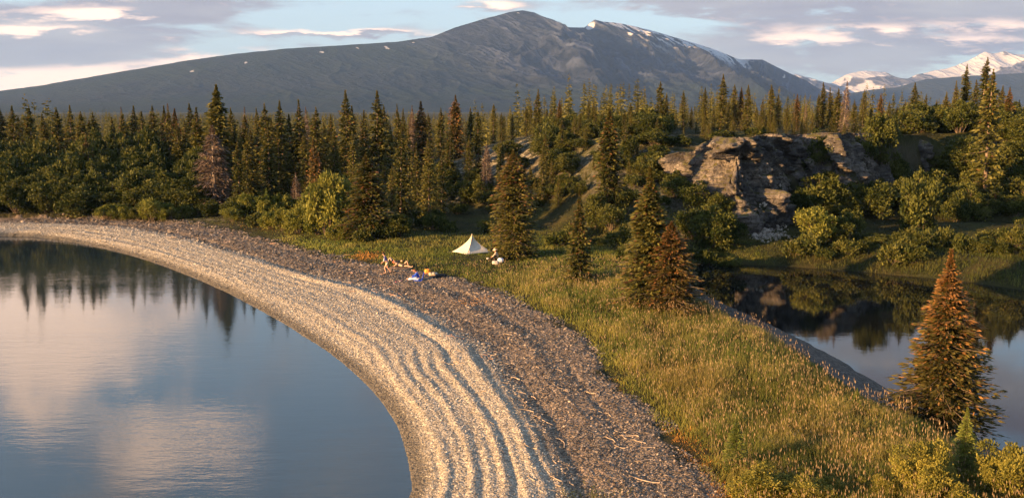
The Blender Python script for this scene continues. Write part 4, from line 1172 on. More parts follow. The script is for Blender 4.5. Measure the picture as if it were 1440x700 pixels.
def build_grass():
    x1, y1, rad1, r = scatter_polar(520000, -24, 33, 26.5, 96, 21)
    x2, y2, rad2, _ = scatter_polar(80000, -30, 33, 80, 135, 22)
    x = np.concatenate([x1, x2]); y = np.concatenate([y1, y2]); rad = np.concatenate([rad1, rad2]); first = np.arange(len(x)) < len(x1)
    z, dL, dV, onb, dP, s, k = height(x, y, True)
    pat = fbm(x * .35, y * .35, 95, 4); pat2 = fbm(x * 1.2, y * 1.2, 96, 3)
    keep = (~onb) & (dL > 2) & (dV > .15 + 1.3 * (pat2 + .12)) & (dP > np.where(nearside(x, y), 3.4, .2) + 1.4 * pat2) & (k < .9)
    onspit = (dP < 60) & (y < 88 + 6 * pat)
    keep &= r.uniform(size=len(x)) < np.where(y < 90, np.clip(.85 + pat2 * 1.6, .1, 1), .55)
    x, y, z, rad, dL, dV, dP, pat, pat2 = [a[keep] for a in (x, y, z, rad, dL, dV, dP, pat, pat2)]
    n = len(x)
    far = sstep(84, 96, y)
    tallness = .62 * sstep(.2, 2.5, dV) + .22
    tent = np.exp(-((x + 3.2) ** 2 / 14 + (y - 82) ** 2 / 20))
    camp = gauss2(x, y, 700, 372, 3.0, 5.0); edgeg = sstep(2.2, .2, dV)
    h = tallness * (.65 + .7 * (pat + .5)) * (1 - .5 * sstep(.12, .25, fbm(x * .5 + 3, y * .5, 99, 3))) * r.uniform(.6, 1.25, n) * (1 - .55 * far) * (1 - .4 * np.clip(tent + camp, 0, 1)) * .78
    h *= 1 - .45 * sstep(60, 75, y)
    h *= np.where(nearside(x, y), .45 + .55 * sstep(3, 7.5, dP), 1)
    w = (.0050 + .004 * r.uniform(size=n)) * (rad / 32) ** .95
    green = np.array([.135, .175, .034]); straw = np.array([.32, .29, .085]); rust = np.array([.27, .175, .06]); orange = np.array([.62, .31, .07]); lush = np.array([.27, .28, .055])
    f = np.clip(.32 + pat * 3.0 + pat2 * .8 + r.normal(0, .25, n) - .35 * sstep(62, 74, y), 0, 1)[:, None]
    C = green * (1 - f) + straw * f
    fr = np.clip(fbm(x * .25, y * .25, 97, 3) * 3.0 + .1 + r.normal(0, .2, n), 0, 1)[:, None] * sstep(62, 50, y)[:, None]; C = C * (1 - fr * .4) + rust * fr * .4
    fe = (edgeg * (r.uniform(size=n) < .8))[:, None]; C = C * (1 - fe) + lush * fe * (.7 + .6 * r.uniform(size=(n, 1)))
    og = 1.5 * gauss2(x, y, 955, 635, .9, 2.4) + 1.3 * gauss2(x, y, 990, 690, 1.0, 1.0) + 1.0 * gauss2(x, y, 850, 535, .7, 1.6) + 1.6 * gauss2(x, y, 514, 361, 1.5, 2.4) + .9 * gauss2(x, y, 330, 322, 8, 3)
    fo = (r.uniform(size=n) < og * .9)[:, None]; C = np.where(fo, orange * (.6 + .6 * r.uniform(size=(n, 1))), C); h = np.where(fo[:, 0], h * .55, h)
    C = C * (1 + .5 * (sstep(7, 2, dV) * sstep(78, 88, y))[:, None]) * (1 - .45 * (far * sstep(3, 9, dV))[:, None]) * (1 - .5 * (sstep(20, 26, x) * sstep(70, 76, y)))[:, None]  # shade painted into the blades: inland and far bank grass darkened, beach edge brightened
    C = C * r.uniform(.70, 1.25, (n, 1)) * .84
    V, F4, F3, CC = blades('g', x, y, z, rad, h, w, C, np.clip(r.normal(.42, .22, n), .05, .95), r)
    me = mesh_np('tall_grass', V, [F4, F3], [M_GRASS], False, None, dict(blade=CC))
    tag(obj('tall_grass', me), 'tall green and straw coloured grass covering the spit', 'grass', None, 'stuff')
    # seed heads
    i = r.choice(np.where((y < 75) & (dV > .8) & (dP > 4.5) & (pat2 > -.14) & (og < .3))[0], 7500, replace=False)
    m = len(i); hs = (.72 + .42 * r.uniform(size=m)) * (.62 + .30 * sstep(.5, 4, dV[i]))  * (1 - .4 * sstep(55, 75, y[i]))
    th = r.normal(2.4, 1.2, m); ln = np.stack([np.cos(th), np.sin(th), np.zeros(m)], 1) * (hs * r.uniform(.03, .22, m))[:, None]
    B = np.stack([x[i], y[i], z[i]], 1); T = B + ln + np.array([0, 0, 1.0]) * hs[:, None]
    sw_ = .0035 * (rad[i] / 32); a = r.uniform(0, 6.28, m); Wd = np.stack([np.cos(a), np.sin(a), 0 * a], 1)
    V = np.stack([B - Wd * sw_[:, None], B + Wd * sw_[:, None], T], 1).reshape(-1, 3); F = np.arange(m * 3).reshape(m, 3)
    A = norm(ln + np.array([0, 0, 1.0]) * hs[:, None]) * (.10 + .06 * r.uniform(size=(m, 1))); Wh = Wd * (.009 * (rad[i] / 32) ** .8)[:, None]
    K = np.stack([T - A * .1, T + A * .4 + Wh, T + A, T + A * .4 - Wh], 1).reshape(-1, 3)
    Wh2 = np.cross(A, Wh); Wh2 = norm(Wh2) * (.010 * (rad[i] / 32) ** .8)[:, None]
    K2 = np.stack([T - A * .1, T + A * .4 + Wh2, T + A, T + A * .4 - Wh2], 1).reshape(-1, 3)
    F4 = np.arange(m * 8).reshape(m * 2, 4) + m * 3
    cs = np.repeat(np.array([[.26, .21, .09]]) * r.uniform(.7, 1.2, (m, 1)), 3, 0); hc = np.array([[.46, .34, .20]]) * r.uniform(.6, 1.3, (m, 1))
    C = np.vstack([cs, np.repeat(hc, 4, 0), np.repeat(hc, 4, 0)])
    me = mesh_np('seed_grass', np.vstack([V, K, K2]), [F, F4], [M_GRASS], False, None, dict(blade=C))
    tag(obj('seed_grass', me), 'pinkish brown grass seed heads standing above the meadow', 'grass', None, 'stuff')
    # orange tuft on the gravel and small green growth
    x, y, rad, r = scatter_polar(60000, -6, 9, 27, 70, 33)
    z = height(x, y)
    d1 = gauss2(x, y, 670, 418, 1.1, 1.2) + gauss2(x, y, 655, 424, .9, .8) * .8
    d2 = gauss2(x, y, 832, 690, .8, .8) * 1.2 + gauss2(x, y, 800, 470, .6, 1.5) * .2
    fl = fbm(x * 2, y * 2, 35, 2) + .5
    k1 = r.uniform(size=len(x)) < d1 * fl * 1.3; k2 = r.uniform(size=len(x)) < d2 * fl * .9
    for kk, cc, nm, lb, hh in ((k1, np.array([.62, .33, .10]), 'orange_ground_cover', 'low orange plants spreading over the dark gravel', .16),
                               (k2, np.array([.12, .14, .035]), 'green_ground_cover', 'low green plants on the gravel at the bottom edge', .22)):
        m = kk.sum()
        V, F4, F3, CC = blades('c', x[kk], y[kk], z[kk], rad[kk], hh * r.uniform(.5, 1.3, m), .010 * (rad[kk] / 32), cc * r.uniform(.6, 1.3, (m, 1)), np.clip(r.normal(.8, .3, m), .1, 1.5), r)
        tag(obj(nm, mesh_np(nm, V, [F4, F3], [M_GRASS], False, None, dict(blade=CC))), lb, 'plants', None, 'stuff')
build_grass()

# ================================================================== driftwood, rocks
M_DRIFT = varied('bleached driftwood', (.24, .19, .145), (.38, .31, .24), 5, .85, .5)
M_DRIFTR = varied('reddish driftwood', (.26, .15, .11), (.38, .25, .19), 5, .85, .5)
def drift(px, py, L, ang, rad, label, m=None, fork=0, bend=.15, group=None, name='driftwood'):
    x, y, z = surf(px, py, 1.0)
    r = np.random.default_rng(int(px * 7 + py * 3))
    s = np.linspace(-.5, .5, 9); dx, dy = math.cos(ang), math.sin(ang)
    off = bend * L * np.sin(s * 4 + r.uniform(0, 6)) * .5 + r.normal(0, .015 * L, 9)
    X = x + s * L * dx - off * dy; Y = y + s * L * dy + off * dx
    Z = height(X, Y) + rad * .8 + np.abs(r.normal(0, .01, 9))
    b = MB(); P = np.stack([X - x, Y - y, Z - z], 1)
    b.tube(P, rad * np.interp(s, [-.5, -.3, .2, .5], [1.25, 1, .8, .35]) * r.uniform(.85, 1.15, 9), 6)
    for q in range(fork):
        i = r.integers(2, 7); a = ang + r.choice([-1, 1]) * r.uniform(.5, 1.0); l = L * r.uniform(.2, .4)
        P2 = P[i] + np.array([[0, 0, 0], [math.cos(a) * l * .5, math.sin(a) * l * .5, .04 + .05 * r.uniform()], [math.cos(a) * l, math.sin(a) * l, .03]])
        b.tube(P2, [rad * .7, rad * .5, rad * .25], 5)
    o = obj(name, b.mesh(name, [m or M_DRIFT], True), loc=(x, y, z))
    return tag(o, label, 'driftwood', group)
for px, py, L, a, rd, f, lab in (
        (830, 552, 1.1, 2.0, .035, 1, 'pale forked driftwood branch on the brown gravel, nearest the grass bend'),
        (762, 590, 1.8, 2.3, .03, 2, 'long twisted driftwood branch in the dark swale, middle of the tangle'),
        (742, 556, 1.5, 2.2, .028, 2, 'forked driftwood stick at the top of the dark swale'),
        (790, 622, 1.5, 1.6, .030, 1, 'curved driftwood branch low in the dark swale'),
        (805, 660, 1.3, 1.1, .030, 1, 'bent driftwood branch lowest in the dark swale'),
        (905, 675, 1.5, 2.6, .035, 1, 'long straight driftwood pole by the orange plants'),
        (858, 618, .9, 2.0, .028, 2, 'small brushy driftwood piece left of the orange plants'),
        (870, 628, .8, 2.3, .024, 1, 'thin stick beside the small brushy driftwood'),
        (724, 532, .8, 2.5, .05, 0, 'stout pale driftwood block above the tangle in the swale'),
        (690, 498, 1.1, 2.4, .03, 1, 'pale driftwood stick on the ridge above the swale'),
        (640, 474, 1.4, 2.6, .03, 1, 'reddish driftwood line high on the beach below the orange tuft'),
        (492, 397, 1.3, .1, .05, 0, 'short driftwood log left of the walking person'),
        (620, 403, .8, .2, .05, 0, 'short pale driftwood log in front of the blue clad person'),
        (250, 325, 2.4, .2, .07, 1, 'long bleached log on the far curve of the beach'),
        (240, 334, 1.6, 2.9, .06, 0, 'pale log just below the long bleached log on the far beach'),
        (140, 319, 1.6, .1, .06, 0, 'small pale log on the shaded far end of the beach')):
    drift(px, py, L * .85, a, rd * .75, lab, M_DRIFTR if 'reddish' in lab else None, f)
R4 = random.Random(3)
lines = [((530, 395), (700, 500), 12, 'high on the beach below the camp', M_DRIFTR), ((700, 500), (800, 690), 20, 'in the dark swale', None), ((640, 400), (820, 560), 16, 'on the brown gravel beside the meadow', None),
         ((820, 560), (960, 690), 12, 'on the brown gravel near the orange plants', None), ((300, 330), (520, 395), 12, 'along the top of the far beach', M_DRIFTR), ((600, 440), (760, 690), 10, 'on the pale ridges', None)]
for (a, b_, n, wh, m) in lines:
    dirx = math.atan2(-(b_[1] - a[1]), (b_[0] - a[0]) * .35)
    for i in range(int(n * 1.7)):
        t = R4.random(); px = a[0] + (b_[0] - a[0]) * t + R4.gauss(0, 13); py = a[1] + (b_[1] - a[1]) * t + R4.gauss(0, 9)
        L = R4.uniform(.25, .8) * (1.3 if py < 420 else 1)
        drift(px, py, L, 2.2 + R4.gauss(0, .6), R4.uniform(.010, .022) * (1.5 if py < 450 else 1), 'small bleached driftwood stick %s' % wh if m is None else 'small reddish driftwood stick %s' % wh,
              m, R4.choice([0, 0, 1]), .2, 'driftwood sticks ' + wh)
# rocks
boulder('rock_slab', 958, 232, 101, (2.2, 1.0, 1.9), M_CLIFF, 'tilted grey rock slab left of the sunlit cliff corner', 'rock', seed=5, rz=.5, tilt=.2)
boulder('rock_slab', 972, 240, 98.5, (1.5, .9, 1.4), M_CLIFF, 'smaller rock slab between the tilted slab and the cliff', 'rock', seed=6, rz=.2)
boulder('rock_slab', 985, 262, 95.5, (1.3, .8, 1.1), M_PALEROCK, 'pale broken rock below the two grey slabs', 'rock', seed=8, rz=.9)
for i, (px, Y, s, lab) in enumerate(((1046, 92, .8, 'pale boulder heap piece at the foot of the cliff, leftmost'), (1062, 91, .6, 'low pale boulder in the middle of the scree below the cliff'),
                                     (1078, 92, .9, 'large pale boulder at the right of the scree below the cliff'), (1090, 94, .7, 'pale boulder highest in the scree below the cliff'),
                                     (1015, 90.5, .8, 'grey boulder between the pond head bushes and the cliff corner'))):
    boulder('boulder', px, 320, Y, (s * 1.2, s, s * .6), M_PALEROCK, lab, seed=20 + i, rz=i)
def scree():
    r = np.random.default_rng(44); b = MB()
    for i in range(420):
        if i < 230: x = r.normal(25.4, 1.0); y = r.normal(90.6, 1.5)
        else: t = r.uniform(); x = 26.2 + r.normal(0, .8) + t * 1.5; y = 93 + t * 5.5
        s = r.uniform(.10, .42); V, F = boulder_mesh(int(i % 9) + 60, 8, 6)
        b.add(V * s * .75 * r.uniform(.6, 1.3, 3) + np.array([x, y, 0]), F)
    V = np.concatenate(b.V); n = len(b.V[0])
    c = V.reshape(-1, n, 3).mean(1); V[:, 2] += np.repeat(height(c[:, 0], c[:, 1]), n) + .05
    b.V = [V]
    tag(obj('rubble', b.mesh('rubble', [M_PALEROCK], False)), 'pale broken stones spilling down from the cliff to the pond', 'rubble', None, 'stuff')
scree()
# ================================================================== tent
M_TENT = varied('cream tent fabric', (.60, .53, .44), (.66, .59, .49), 1.5, .75, .15, bscale=6)
M_SEAM = varied('tent seam tape', (.42, .37, .30), (.48, .42, .34), 3, .8)
M_METAL = varied('dull metal', (.35, .35, .36), (.45, .45, .46), 5, .4, metal=.8)
M_CORD = varied('guy line cord', (.45, .42, .36), (.55, .5, .42), 5, .8)
def build_tent():
    x, y, z = surf(663, 357, 1.4)
    y += 1.2; z = Hs(x, y) - .02
    H = 1.66; R0 = 1.85
    root = bpy.data.objects.new('tent', None); col.objects.link(root); root.location = (x, y, z); root.rotation_euler = (0, 0, R(-8))
    tag(root, 'cream pyramid tent with swept corners pitched in the grass', 'tent')
    def prof(v):                       # radius and height along a ridge, v from apex to hem
        return R0 * (v ** 1.75), H * (1 - v)
    cor = [(-.95, -.15), (-.05, -1.0), (1.02, -.1), (.1, 1.0)]
    nv, nu = 22, 12
    for k in range(4):
        a = np.array(cor[k]); b = np.array(cor[(k + 1) % 4]); V = []
        for j in range(nv + 1):
            v = j / nv; rr, zz = prof(.02 + .98 * v)
            for i in range(nu + 1):
                u = i / nu; d = a * (1 - u) + b * u
                sag = 4 * u * (1 - u) * .085 * math.sin(math.pi * min(1, v * 1.0)) * R0
                rad = rr
                p = d * rad; n = np.array([d[0], d[1]]); n = n / (np.linalg.norm(n) + 1e-6)
                V.append((p[0] - n[0] * sag, p[1] - n[1] * sag, zz - sag * .15 + .04 + .05 * 4 * u * (1 - u) * v ** 6))
        F = [(j * (nu + 1) + i, j * (nu + 1) + i + 1, (j + 1) * (nu + 1) + i + 1, (j + 1) * (nu + 1) + i) for j in range(nv) for i in range(nu)]
        me = mesh_np('panel', np.array(V), [F], [M_TENT], True)
        o = obj('panel', me, root); md = o.modifiers.new('cloth', 'SOLIDIFY'); md.thickness = .008
        s = MB(); P = []
        for j in range(nv + 1):
            v = j / nv; rr, zz = prof(.02 + .98 * v); P.append((a[0] * rr, a[1] * rr, zz + .045))
        s.tube(P, .012, 5); obj('seam', s.mesh('seam', [M_SEAM]), root)
        g = MB(); e = np.array([a[0] * R0, a[1] * R0, .06]); q = e * np.array([1.22, 1.22, 0]) + np.array([0, 0, -.02])
        g.tube([e, q], .006, 4); obj('guy_line', g.mesh('guy_line', [M_CORD]), root)
        g = MB(); g.tube([q + [0, 0, .10], q + [0, 0, -.12]], .010, 5); obj('peg', g.mesh('peg', [M_METAL]), root)
    p = MB(); p.tube([(0, 0, 0), (0, 0, H - .05)], .018, 8); obj('pole', p.mesh('pole', [M_METAL]), root)
    p = MB(); p.tube([(0, 0, H - .09), (0, 0, H - .04), (0, 0, H - .01)], [.05, .035, .012], 10); obj('peak_cap', p.mesh('peak_cap', [M_SEAM]), root)
    SPOTS.append((x, y, 2))
build_tent()

# ================================================================== people
M_SKIN = varied('fair skin', (.50, .30, .21), (.56, .35, .25), 5, .55)  # plain skin colour, slightly mottled at random
def skin_obj(name, verts, edges, radii, m, parent, sub=2, root=0):
    me = bpy.data.meshes.new(name); me.from_pydata([tuple(v) for v in verts], edges, [])
    o = bpy.data.objects.new(name, me); col.objects.link(o); o.parent = parent
    md = o.modifiers.new('skin', 'SKIN'); md.use_smooth_shade = True
    sv = me.skin_vertices[0].data
    for i, r_ in enumerate(radii):
        sv[i].radius = (r_, r_); sv[i].use_root = (i == root)
    s = o.modifiers.new('sub', 'SUBSURF'); s.levels = sub; s.render_levels = sub
    me.materials.append(m)
    return o
class Sk:
    def __init__(s): s.v = []; s.e = []; s.r = []
    def p(s, co, r_, link=None):
        s.v.append(Vector(co)); s.r.append(r_); i = len(s.v) - 1
        if link is not None: s.e.append((link, i))
        return i
def lerp(a, b, t): return Vector(a) * (1 - t) + Vector(b) * t

def person(label, loc, rz, J, shirt, lower, hair, sleeves=.9, legs='shorts', hat=None, sole=None, tilt=0.0):
    """J: joint positions (metres, local): pelvis, chest, neck, head (centre), face (unit dir), shoulders/elbows/hands, hips/knees/ankles/toes."""
    root = bpy.data.objects.new('person', None); col.objects.link(root); root.location = loc; root.rotation_euler = (0, 0, rz)
    tag(root, label, 'person')
    J = {k: Vector(v) for k, v in J.items()}
    s = Sk(); face = J['face'].normalized(); up = (J['head'] - J['neck']).normalized()
    pel = s.p(J['pelvis'], .115); w = s.p(lerp(J['pelvis'], J['chest'], .5), .105, pel); ch = s.p(J['chest'], .125, w)
    nb = s.p(lerp(J['chest'], J['neck'], .7), .075, ch); nk = s.p(J['neck'], .052, nb)
    h1 = s.p(J['head'] - up * .07 + face * .012, .066, nk); h2 = s.p(J['head'] + up * .01, .090, h1); h3 = s.p(J['head'] + up * .085 - face * .01, .066, h2)
    s.p(J['head'] - up * .02 + face * .115, .013, h2)
    side = face.cross(up).normalized()
    for sg in (-1, 1): s.p(J['head'] + side * sg * .092 - up * .01, .014, h2)
    for S_ in 'LR':
        sh = s.p(J['sh' + S_], .056, ch); el = s.p(J['el' + S_], .040, sh); fm = s.p(lerp(J['el' + S_], J['ha' + S_], .35), .040, el)
        wr = s.p(J['ha' + S_], .026, fm)
        d = (J['ha' + S_] - J['el' + S_]).normalized(); sd = d.cross(Vector((0, 0, 1)));
        if sd.length < .2: sd = d.cross(Vector((0, 1, 0)))
        sd.normalize(); cu = d.cross(sd).normalized()
        pa = s.p(J['ha' + S_] + d * .055, .030, wr)
        for q, (o_, l) in enumerate(((-.030, .070), (-.010, .085), (.010, .080), (.028, .062))):
            a = s.p(J['ha' + S_] + d * .095 + sd * o_, .0095, pa); a = s.p(J['ha' + S_] + d * (.095 + l * .55) + sd * o_ * 1.15 + cu * .008, .009, a)
            s.p(J['ha' + S_] + d * (.095 + l * .95) + sd * o_ * 1.2 + cu * .028, .0075, a)
        a = s.p(J['ha' + S_] + d * .045 - sd * .042, .0115, wr); s.p(J['ha' + S_] + d * .085 - sd * .058 + cu * .015, .009, a)
    for S_ in 'LR':
        hp = s.p(J['hip' + S_], .088, pel); th = s.p(lerp(J['hip' + S_], J['kn' + S_], .45), .078, hp); kn = s.p(J['kn' + S_], .054, th)
        cf = s.p(lerp(J['kn' + S_], J['an' + S_], .35), .056, kn); an = s.p(J['an' + S_], .036, cf)
        he = s.p(lerp(J['an' + S_], J['to' + S_], -.12) + (J['an' + S_] - J['kn' + S_]).normalized() * .03, .034, an)
        t = s.p(lerp(J['an' + S_], J['to' + S_], .6), .036, an); s.p(J['to' + S_], .026, t)
    skin_obj('body', s.v, s.e, s.r, M_SKIN, root)
    # clothing
    if shirt is not None:
        c = Sk(); a = c.p(J['pelvis'] + (J['chest'] - J['pelvis']) * .10, .135); b = c.p(lerp(J['pelvis'], J['chest'], .5), .128, a); b2 = c.p(J['chest'], .148, b); c.p(lerp(J['chest'], J['neck'], .72), .085, b2)
        for S_ in 'LR':
            q = c.p(J['sh' + S_], .072, b2)
            if sleeves > .05:
                if sleeves < .5: c.p(lerp(J['sh' + S_], J['el' + S_], sleeves * 2), .060, q)
                else:
                    q = c.p(J['el' + S_], .056, q); c.p(lerp(J['el' + S_], J['ha' + S_], (sleeves - .5) * 2), .046, q)
        skin_obj('shirt', c.v, c.e, c.r, shirt, root)
    if lower is not None:
        c = Sk(); a = c.p(J['pelvis'] + (J['chest'] - J['pelvis']) * .18, .125); b = c.p(J['pelvis'], .135, a)
        for S_ in 'LR':
            q = c.p(J['hip' + S_], .105, b); q = c.p(lerp(J['hip' + S_], J['kn' + S_], .5), .098, q)
            if legs != 'shorts':
                q = c.p(J['kn' + S_], .072, q); q = c.p(lerp(J['kn' + S_], J['an' + S_], .4), .070, q); c.p(lerp(J['kn' + S_], J['an' + S_], .97), .055, q)
        skin_obj('trousers' if legs != 'shorts' else 'shorts', c.v, c.e, c.r, lower, root, root=1)
    # hair as a cap of the skull
    b = MB(); rot = np.array([list(side), list(face), list(up)]).T
    b.ellipsoid(J['head'] + up * .035 - face * .022, (.100, .108, .108), 16, 10, rot=rot)
    b.ellipsoid(J['head'] - up * .045 - face * .055, (.078, .060, .075), 12, 8, rot=rot)
    obj('hair', b.mesh('hair', [hair]), root)
    b = MB()
    for sg in (-1, 1): b.ellipsoid(J['head'] + side * sg * .032 + face * .088 + up * .008, (.011, .008, .008), 8, 6, rot=rot)
    obj('eyes', b.mesh('eyes', [M_DARK]), root)
    b = MB(); b.ellipsoid(J['head'] + face * .082 - up * .055, (.022, .010, .006), 8, 6, rot=rot); obj('mouth', b.mesh('mouth', [M_LIP]), root)
    if hat is not None:
        b = MB(); c0 = J['head'] + up * .06; n = 24
        for rr_, zz in ():
            pass
        prof = [(.215, -.015), (.20, .004), (.115, .012), (.108, .06), (.090, .105), (.045, .122), (.001, .124)]
        V = []; 
        for rr_, zz in prof:
            for i in range(n):
                a = i * 2 * math.pi / n; V.append(c0 + side * math.cos(a) * rr_ + face * math.sin(a) * rr_ * 1.05 + up * (zz + .012 * math.sin(2 * a) * (rr_ > .15)))
        F = [(j * n + i, j * n + (i + 1) % n, (j + 1) * n + (i + 1) % n, (j + 1) * n + i) for j in range(len(prof) - 1) for i in range(n)]
        b.add(np.array([list(v) for v in V]), F); o = obj('sun_hat', b.mesh('sun_hat', [hat]), root)
        md = o.modifiers.new('felt', 'SOLIDIFY'); md.thickness = .006
    if sole is not None:
        for S_ in 'LR':
            b = MB(); d = (J['to' + S_] - J['an' + S_]); d.z = 0; d.normalize()
            c0 = lerp(J['an' + S_], J['to' + S_], .42); c0.z -= .012
            sd = Vector((-d.y, d.x, 0)); b.ellipsoid(c0, (.150, .055, .055), 14, 8, rot=np.array([list(d), list(sd), [0, 0, 1]]).T)
            obj('shoe', b.mesh('shoe', [sole]), root)
    return root
M_DARK = varied('dark brown', (.02, .015, .012), (.04, .03, .025), 6, .7)
M_LIP = varied('lips', (.35, .13, .11), (.38, .15, .12), 6, .6)
M_HAIRD = varied('dark hair', (.02, .014, .010), (.045, .030, .020), 20, .6, .4)
M_HAIRR = varied('reddish hair', (.36, .10, .05), (.52, .17, .08), 20, .6, .4)
M_NAVY = varied('blue violet jacket', (.07, .075, .22), (.10, .11, .28), 8, .8, .3)
M_WHITE = varied('white shirt', (.40, .38, .35), (.47, .44, .41), 6, .8, .3)
M_TAN = varied('tan cloth', (.46, .37, .28), (.55, .45, .35), 8, .85, .3)
M_BLACK = varied('black cloth', (.018, .018, .022), (.035, .035, .04), 8, .85, .3)
M_BLUE = varied('bright blue nylon', (.015, .06, .46), (.02, .09, .60), 6, .5, .35, bscale=9)
M_PALEBLUE = varied('pale blue cloth', (.42, .56, .80), (.62, .70, .85), 5, .7, .3)
M_ORANGE = varied('orange nylon', (.75, .26, .03), (.85, .36, .06), 6, .5, .35, bscale=9)
M_MAT = varied('brown ground sheet', (.10, .07, .055), (.16, .11, .085), 3, .85, .4)
M_PINK = varied('pink nylon', (.62, .16, .20), (.70, .22, .26), 6, .6, .3)

def camp(px, py, z0=1.3):
    x, y, z = surf(px, py, z0); return (x, y, z)
# 1 walking to the left, stooping
J = dict(pelvis=(0, 0, .88), chest=(-.16, 0, 1.24), neck=(-.24, 0, 1.44), head=(-.29, 0, 1.57), face=(-.93, 0, -.36),
         shL=(-.20, .17, 1.34), elL=(-.16, .24, 1.07), haL=(-.36, .20, .88), shR=(-.20, -.17, 1.34), elR=(-.20, -.24, 1.06), haR=(-.40, -.20, .93),
         hipL=(.0, .10, .84), knL=(-.02, .11, .45), anL=(.26, .10, .14), toL=(.13, .10, .02), hipR=(0, -.10, .84), knR=(-.22, -.12, .46), anR=(-.12, -.12, .07), toR=(-.32, -.13, .02))
p1 = person('walking person in a blue violet jacket and white shirt front with bare legs', camp(545, 384), R(8), J, M_NAVY, M_TAN, M_HAIRD, sleeves=.62)
b = MB(); b.ellipsoid((-.26, 0, 1.13), (.055, .115, .22), 16, 10, rot=np.array([[.94, 0, .34], [0, 1, 0], [-.34, 0, .94]]).T.T)
obj('shirt_front', b.mesh('shirt_front', [M_WHITE]), p1)
# 2 lying behind, knees up to the left, dark clothes
J = dict(pelvis=(0, 0, .13), chest=(.38, .02, .17), neck=(.60, .02, .20), head=(.74, .02, .23), face=(-.25, 0, .97),
         shL=(.48, .19, .16), elL=(.25, .34, .10), haL=(.02, .28, .10), shR=(.48, -.17, .16), elR=(.28, -.30, .10), haR=(.10, -.18, .27),
         hipL=(-.04, .10, .13), knL=(-.36, .12, .48), anL=(-.62, .14, .09), toL=(-.80, .14, .05), hipR=(-.04, -.10, .13), knR=(-.32, -.13, .50), anR=(-.55, -.14, .08), toR=(-.74, -.14, .05))
person('person lying on their back in dark clothes with bare bent knees behind the walker', camp(554, 370.5), R(-12), J, M_BLACK, M_BLACK, M_HAIRD, sleeves=.95)
# 3 lying in front, bare skin, one knee raised, feet to the right
J = dict(pelvis=(0, 0, .15), chest=(-.40, .02, .24), neck=(-.60, .02, .33), head=(-.72, .0, .42), face=(.55, -.1, .80),
         shL=(-.47, .18, .27), elL=(-.52, .36, .10), haL=(-.28, .38, .06), shR=(-.47, -.16, .27), elR=(-.70, -.24, .08), haR=(-.46, -.33, .06),
         hipL=(.05, .10, .15), knL=(.36, .10, .55), anL=(.50, .10, .12), toL=(.68, .10, .06), hipR=(.05, -.10, .14), knR=(.48, -.14, .17), anR=(.88, -.16, .09), toR=(.98, -.16, .20))
person('bare chested person in dark shorts lying on the gravel with one knee raised', camp(566, 376), R(-14), J, None, M_BLACK, M_HAIRR)
def sheet(name, px, py, w, d, rz, m, label, cat, seed=0, th=.03):
    x, y, z = surf(px, py, 1.2); n = 14
    X, Y = np.meshgrid(np.linspace(-.5, .5, n) * w, np.linspace(-.5, .5, n) * d)
    c, s_ = math.cos(rz), math.sin(rz); GX = X * c - Y * s_; GY = X * s_ + Y * c
    Z = height(GX + x, GY + y) - z + .05 + .05 * fbm(X * 3, Y * 3, seed, 3)
    I = np.arange(n * n).reshape(n, n); F = np.stack([I[:-1, :-1], I[:-1, 1:], I[1:, 1:], I[1:, :-1]], -1).reshape(-1, 4)
    o = obj(name, mesh_np(name, np.stack([GX, GY, Z], -1).reshape(-1, 3), [F], [m]), loc=(x, y, z))
    md = o.modifiers.new('t', 'SOLIDIFY'); md.thickness = th
    return tag(o, label, cat)
sheet('ground_sheet', 564, 377, 1.9, .9, R(-14), M_MAT, 'brown ground sheet under the bare chested person', 'ground sheet')
# 4 seated in blue, leaning forward, legs out to the left
J = dict(pelvis=(0, 0, .14), chest=(-.10, 0, .50), neck=(-.22, 0, .68), head=(-.33, 0, .76), face=(-.80, -.1, -.58),
         shL=(-.14, .19, .60), elL=(-.33, .27, .40), haL=(-.60, .18, .30), shR=(-.14, -.19, .60), elR=(-.30, -.27, .36), haR=(-.55, -.18, .25),
         hipL=(-.06, .10, .13), knL=(-.46, .13, .22), anL=(-.86, .13, .09), toL=(-.94, .13, .20), hipR=(-.06, -.10, .13), knR=(-.44, -.14, .17), anR=(-.84, -.15, .08), toR=(-.93, -.15, .19))
person('red haired person in a bright blue jacket sitting with pale blue trousers stretched out', camp(589, 394.5), R(-2), J, M_BLUE, M_PALEBLUE, M_HAIRR, sleeves=.95, legs='long')
def seat():
    x, y, z = camp(590, 394.5); root = bpy.data.objects.new('camp_chair', None); col.objects.link(root); root.location = (x, y, z); root.rotation_euler = (0, 0, R(-2))
    tag(root, 'bright blue legless camp seat folded round the seated person', 'camp seat')
    b = MB(); b.box((-.12, 0, .025), (.62, .56, .05)); o = obj('seat', b.mesh('seat', [M_BLUE], False), root); o.modifiers.new('b', 'BEVEL').width = .02
    b = MB(); 
    V = np.array([(.17 + .16 * t + dx, yy, .03 + .62 * t) for t in (0, .33, .66, 1) for dx in (0, .05) for yy in (-.27, .27)])
    F = []
    for i in range(3):
        a = i * 4; F += [(a, a + 1, a + 5, a + 4), (a + 2, a + 6, a + 7, a + 3), (a, a + 4, a + 6, a + 2), (a + 1, a + 3, a + 7, a + 5)]
    F += [(0, 2, 3, 1), (12, 13, 15, 14)]
    b.add(V, F); o = obj('backrest', b.mesh('backrest', [M_BLUE], False), root); o.modifiers.new('b', 'BEVEL').width = .015
    for sg in (-1, 1):
        b = MB(); b.tube([(.30, sg * .285, .55), (-.38, sg * .285, .06)], .010, 4); obj('strap', b.mesh('strap', [M_BLACK]), root)
seat()
